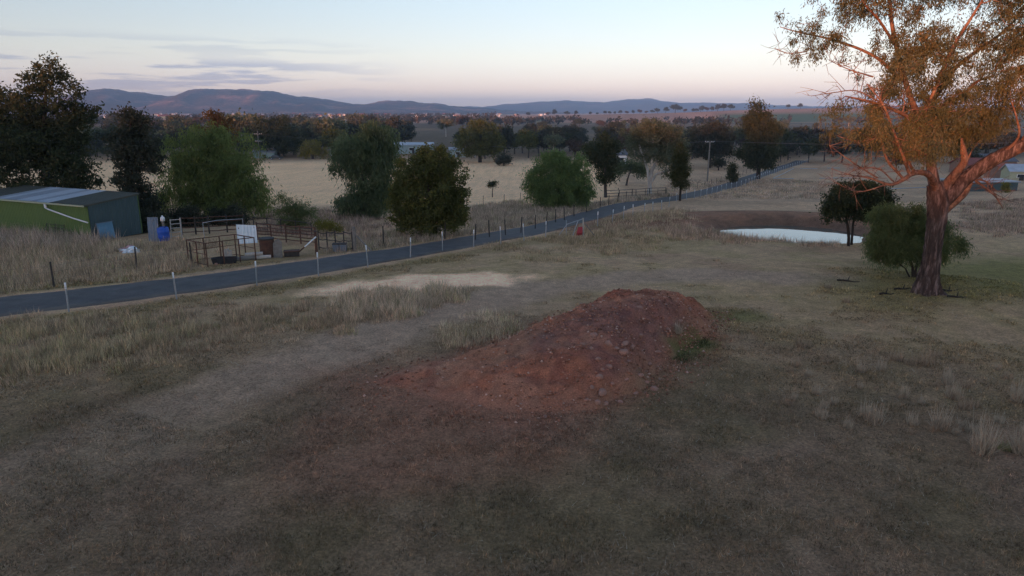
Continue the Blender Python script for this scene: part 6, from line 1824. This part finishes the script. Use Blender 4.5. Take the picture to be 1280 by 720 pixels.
def make_buildings():
    building('long_shed', 'long low grey-green shed with a pale roof edge on the far paddock', 1222, 238, 11, 4, 1.7, 'shed_end', 'roof_grey', 0.05, gable=False, wins=0, cat='shed')
    building('house', 'low house with a red roof among the trees beyond the long shed', 1254, 222, 5.5, 5, 1.9, 'brick', 'redroof', 0.2)
    building('house', 'pale cottage next to the red-roofed house beyond the long shed', 1269, 225, 4.2, 4, 2.0, 'cream', 'roof_pale', -0.2, 0.35, 1)
    building('house', 'grey-roofed house behind the red-roofed one beyond the gum', 1236, 212, 9, 7, 2.4, 'brick', 'greyroof', 0.1)
    building('house', 'brown brick house half hidden beyond the great limb of the gum', 1215, 216, 8, 6, 2.2, 'brick', 'redroof', 0.0)
    building('farm_building', 'teal and white farm building behind the round bushy tree', 515, 191.5, 16, 7, 3.2, 'teal', 'roof_pale', 0.05, 0.12, 3)
    building('farm_building', 'small pale teal building at the edge of the pale paddock', 572, 196, 5.5, 5, 2.6, 'teal', 'roof_grey', 0.1, 0.15, 1)
    building('house', 'white cottage glimpsed between the dark patchy tree and the gum', 768, 204, 6, 5, 2.6, 'white', 'greyroof', 0.2, 0.3, 2)
    building('house', 'low white house with pale roof in the woodland behind the cypress', 853, 173, 12, 8, 3.0, 'white', 'roof_pale', -0.1, 0.2, 3)
    building('farm_building', 'pale green low shed at the back of the paddock by the pole with two cross-arms', 332, 197.5, 7, 4, 2.0, 'teal', 'roof_grey', 0.1, 0.15, 1, 'shed')
    building('house', 'pale house at the foot of the mountains with a grey roof', 440, 153.5, 22, 12, 5, 'white', 'greyroof', 0.1, 0.25, 3)
    building('house', 'wide cream house on the plain near the grey-roofed pale house', 468, 154.5, 20, 12, 4.5, 'cream', 'roof_pale', 0.1, 0.2, 3)
    # parked car by the low shed
    g = ground_at(345, 199.5)
    t = thing('parked_car', 'dark parked car beside the pale green low shed', 'car', tuple(g), 0.15)
    V = []
    prof = [(-2.1, 0.35), (-2.1, 0.85), (-1.5, 0.95), (-0.9, 1.42), (0.7, 1.45), (1.3, 0.98), (2.1, 0.85), (2.15, 0.4)]
    for yv, s in ((-0.85, 1), (0.85, 1)): V += [(x, yv * (0.86 if z > 1.2 else 1), z) for x, z in prof]
    n = len(prof)
    MB().add(V, [tuple(range(n)), tuple(range(2 * n - 1, n - 1, -1))] + [(i, i + n, (i + 1) % n + n, (i + 1) % n) for i in range(n)]).build('body', M['carpaint'], t)
    for x in (-1.3, 1.3):
        for yv in (-0.80, 0.80):
            wl_ = MB().tube([(x, yv - 0.1, 0.32), (x, yv + 0.1, 0.32)], 0.32, 14).build('wheel', M['black'], t)
            MB().tube([(x, yv - 0.115, 0.32), (x, yv + 0.115, 0.32)], 0.18, 12).build('rim', M['galv'], wl_)
    for s in (-1, 1): MB().box((0, s * 0.82, 1.2), (1.7, 0.03, 0.32), 0, s * 0.18).build('window', M['glass'], t)
    # arena border
    a0 = ground_at(967, 223.5)
    t = thing('arena_border', 'low white rails marking out the flat arena beside the lane', 'arena rail', tuple(a0))
    for (p, q) in [((966, 223.5), (992, 224)), ((1024, 223.5), (1068, 223)), ((967, 223), (992, 211)), ((1000, 211), (1022, 211.5)), ((1034, 210.5), (1050, 210.5)), ((1060, 210.5), (1086, 210.5)), ((1108, 237), (1168, 234.5))]:
        A, B = ground_at(*p), ground_at(*q)
        MB().tube([tuple(A - a0 + [0, 0, 0.12]), tuple((A + B) / 2 - a0 + [0, 0, gz(*((A + B) / 2)[:2]) - ((A + B) / 2)[2] + 0.13]), tuple(B - a0 + [0, 0, 0.12])], 0.07, 6).build('rail', M['galv'], t)
    # town below the mountains
    rr = random.Random(12)
    protos = []
    for wall, roof in (('white', 'greyroof'), ('cream', 'redroof'), ('white', 'roof_pale'), ('brick', 'roof_grey')):
        b = MB().box((0, 0, 1.6), (13, 9, 3.2)); nwall = 6
        b.add([(-7, -5, 3.1), (7, -5, 3.1), (7, 0, 5.2), (-7, 0, 5.2), (-7, 5, 3.1), (7, 5, 3.1)], [(0, 1, 2, 3), (3, 2, 5, 4), (0, 3, 4), (1, 5, 2), (0, 4, 5, 1)])
        me = b.mesh('town_house', M[wall]); me.materials.append(M[roof])
        for p in me.polygons: p.material_index = 1 if p.index >= nwall else 0
        protos.append(me)
    for i in range(110):
        y = rr.uniform(1500, 3500); a = rr.uniform(-0.66, -0.22) if i < 85 else rr.uniform(-0.22, 0.05)
        x = a * y
        o = link('town_house', protos[i % 4], None, (x, y, gz(x, y)), (0, 0, rr.uniform(0, 3.1)))
        s = rr.uniform(0.9, 1.6); o.scale = (s, s, s * 1.25)
        tag(o, 'tiny %s, %s below the mountains' % (('white house with grey roof', 'cream house with red roof', 'white house with pale roof', 'brown brick house with grey roof')[i % 4], 'far side of the town' if y > 2500 else 'near side of the town'), 'house', 'houses of the town below the mountains')
    # mast on the peak
    p = at_depth(178, 113.5, 4980)
    t = thing('radio_mast', 'tiny radio mast on the mountain peak above the town', 'mast', (p[0], p[1], p[2] - 6))
    MB().tube([(0, 0, -4), (0, 0, 26)], [2.0, 0.6], 6).build('lattice', M['galv'], t)
    MB().tube([(0, 0, 26), (0, 0, 36)], [0.4, 0.2], 6).build('antenna', M['galv'], t)
    # fallen sticks below the gum
    rng = np.random.default_rng(15)
    for i, (u, v, ln) in enumerate([(1185, 364, 1.1), (1128, 362, 0.9), (1196, 372, 0.8), (1060, 352, 1.0), (1108, 368, 0.7)]):
        g = ground_at(u, v); a = rng.uniform(-0.4, 0.4)
        b = MB(); d = np.array([math.cos(a), math.sin(a), 0])
        pts = [d * ln * (k / 4 - 0.5) + np.array([0, 0.06 * math.sin(k * 2.1 + i), 0.04 + 0.03 * math.sin(k * 1.7)]) for k in range(5)]
        b.tube(pts, [0.05, 0.045, 0.04, 0.03, 0.015], 7)
        b.tube([pts[2], pts[2] + np.array([0.15, 0.2, 0.12]), pts[2] + np.array([0.3, 0.42, 0.15])], [0.025, 0.02, 0.008], 6)
        o = b.build('fallen_branch', BARK['dark'], None, True, tuple(g)); tag(o, 'short dead branch lying on the grass near the gum trunk', 'branch', 'fallen branches near the gum')
make_buildings()
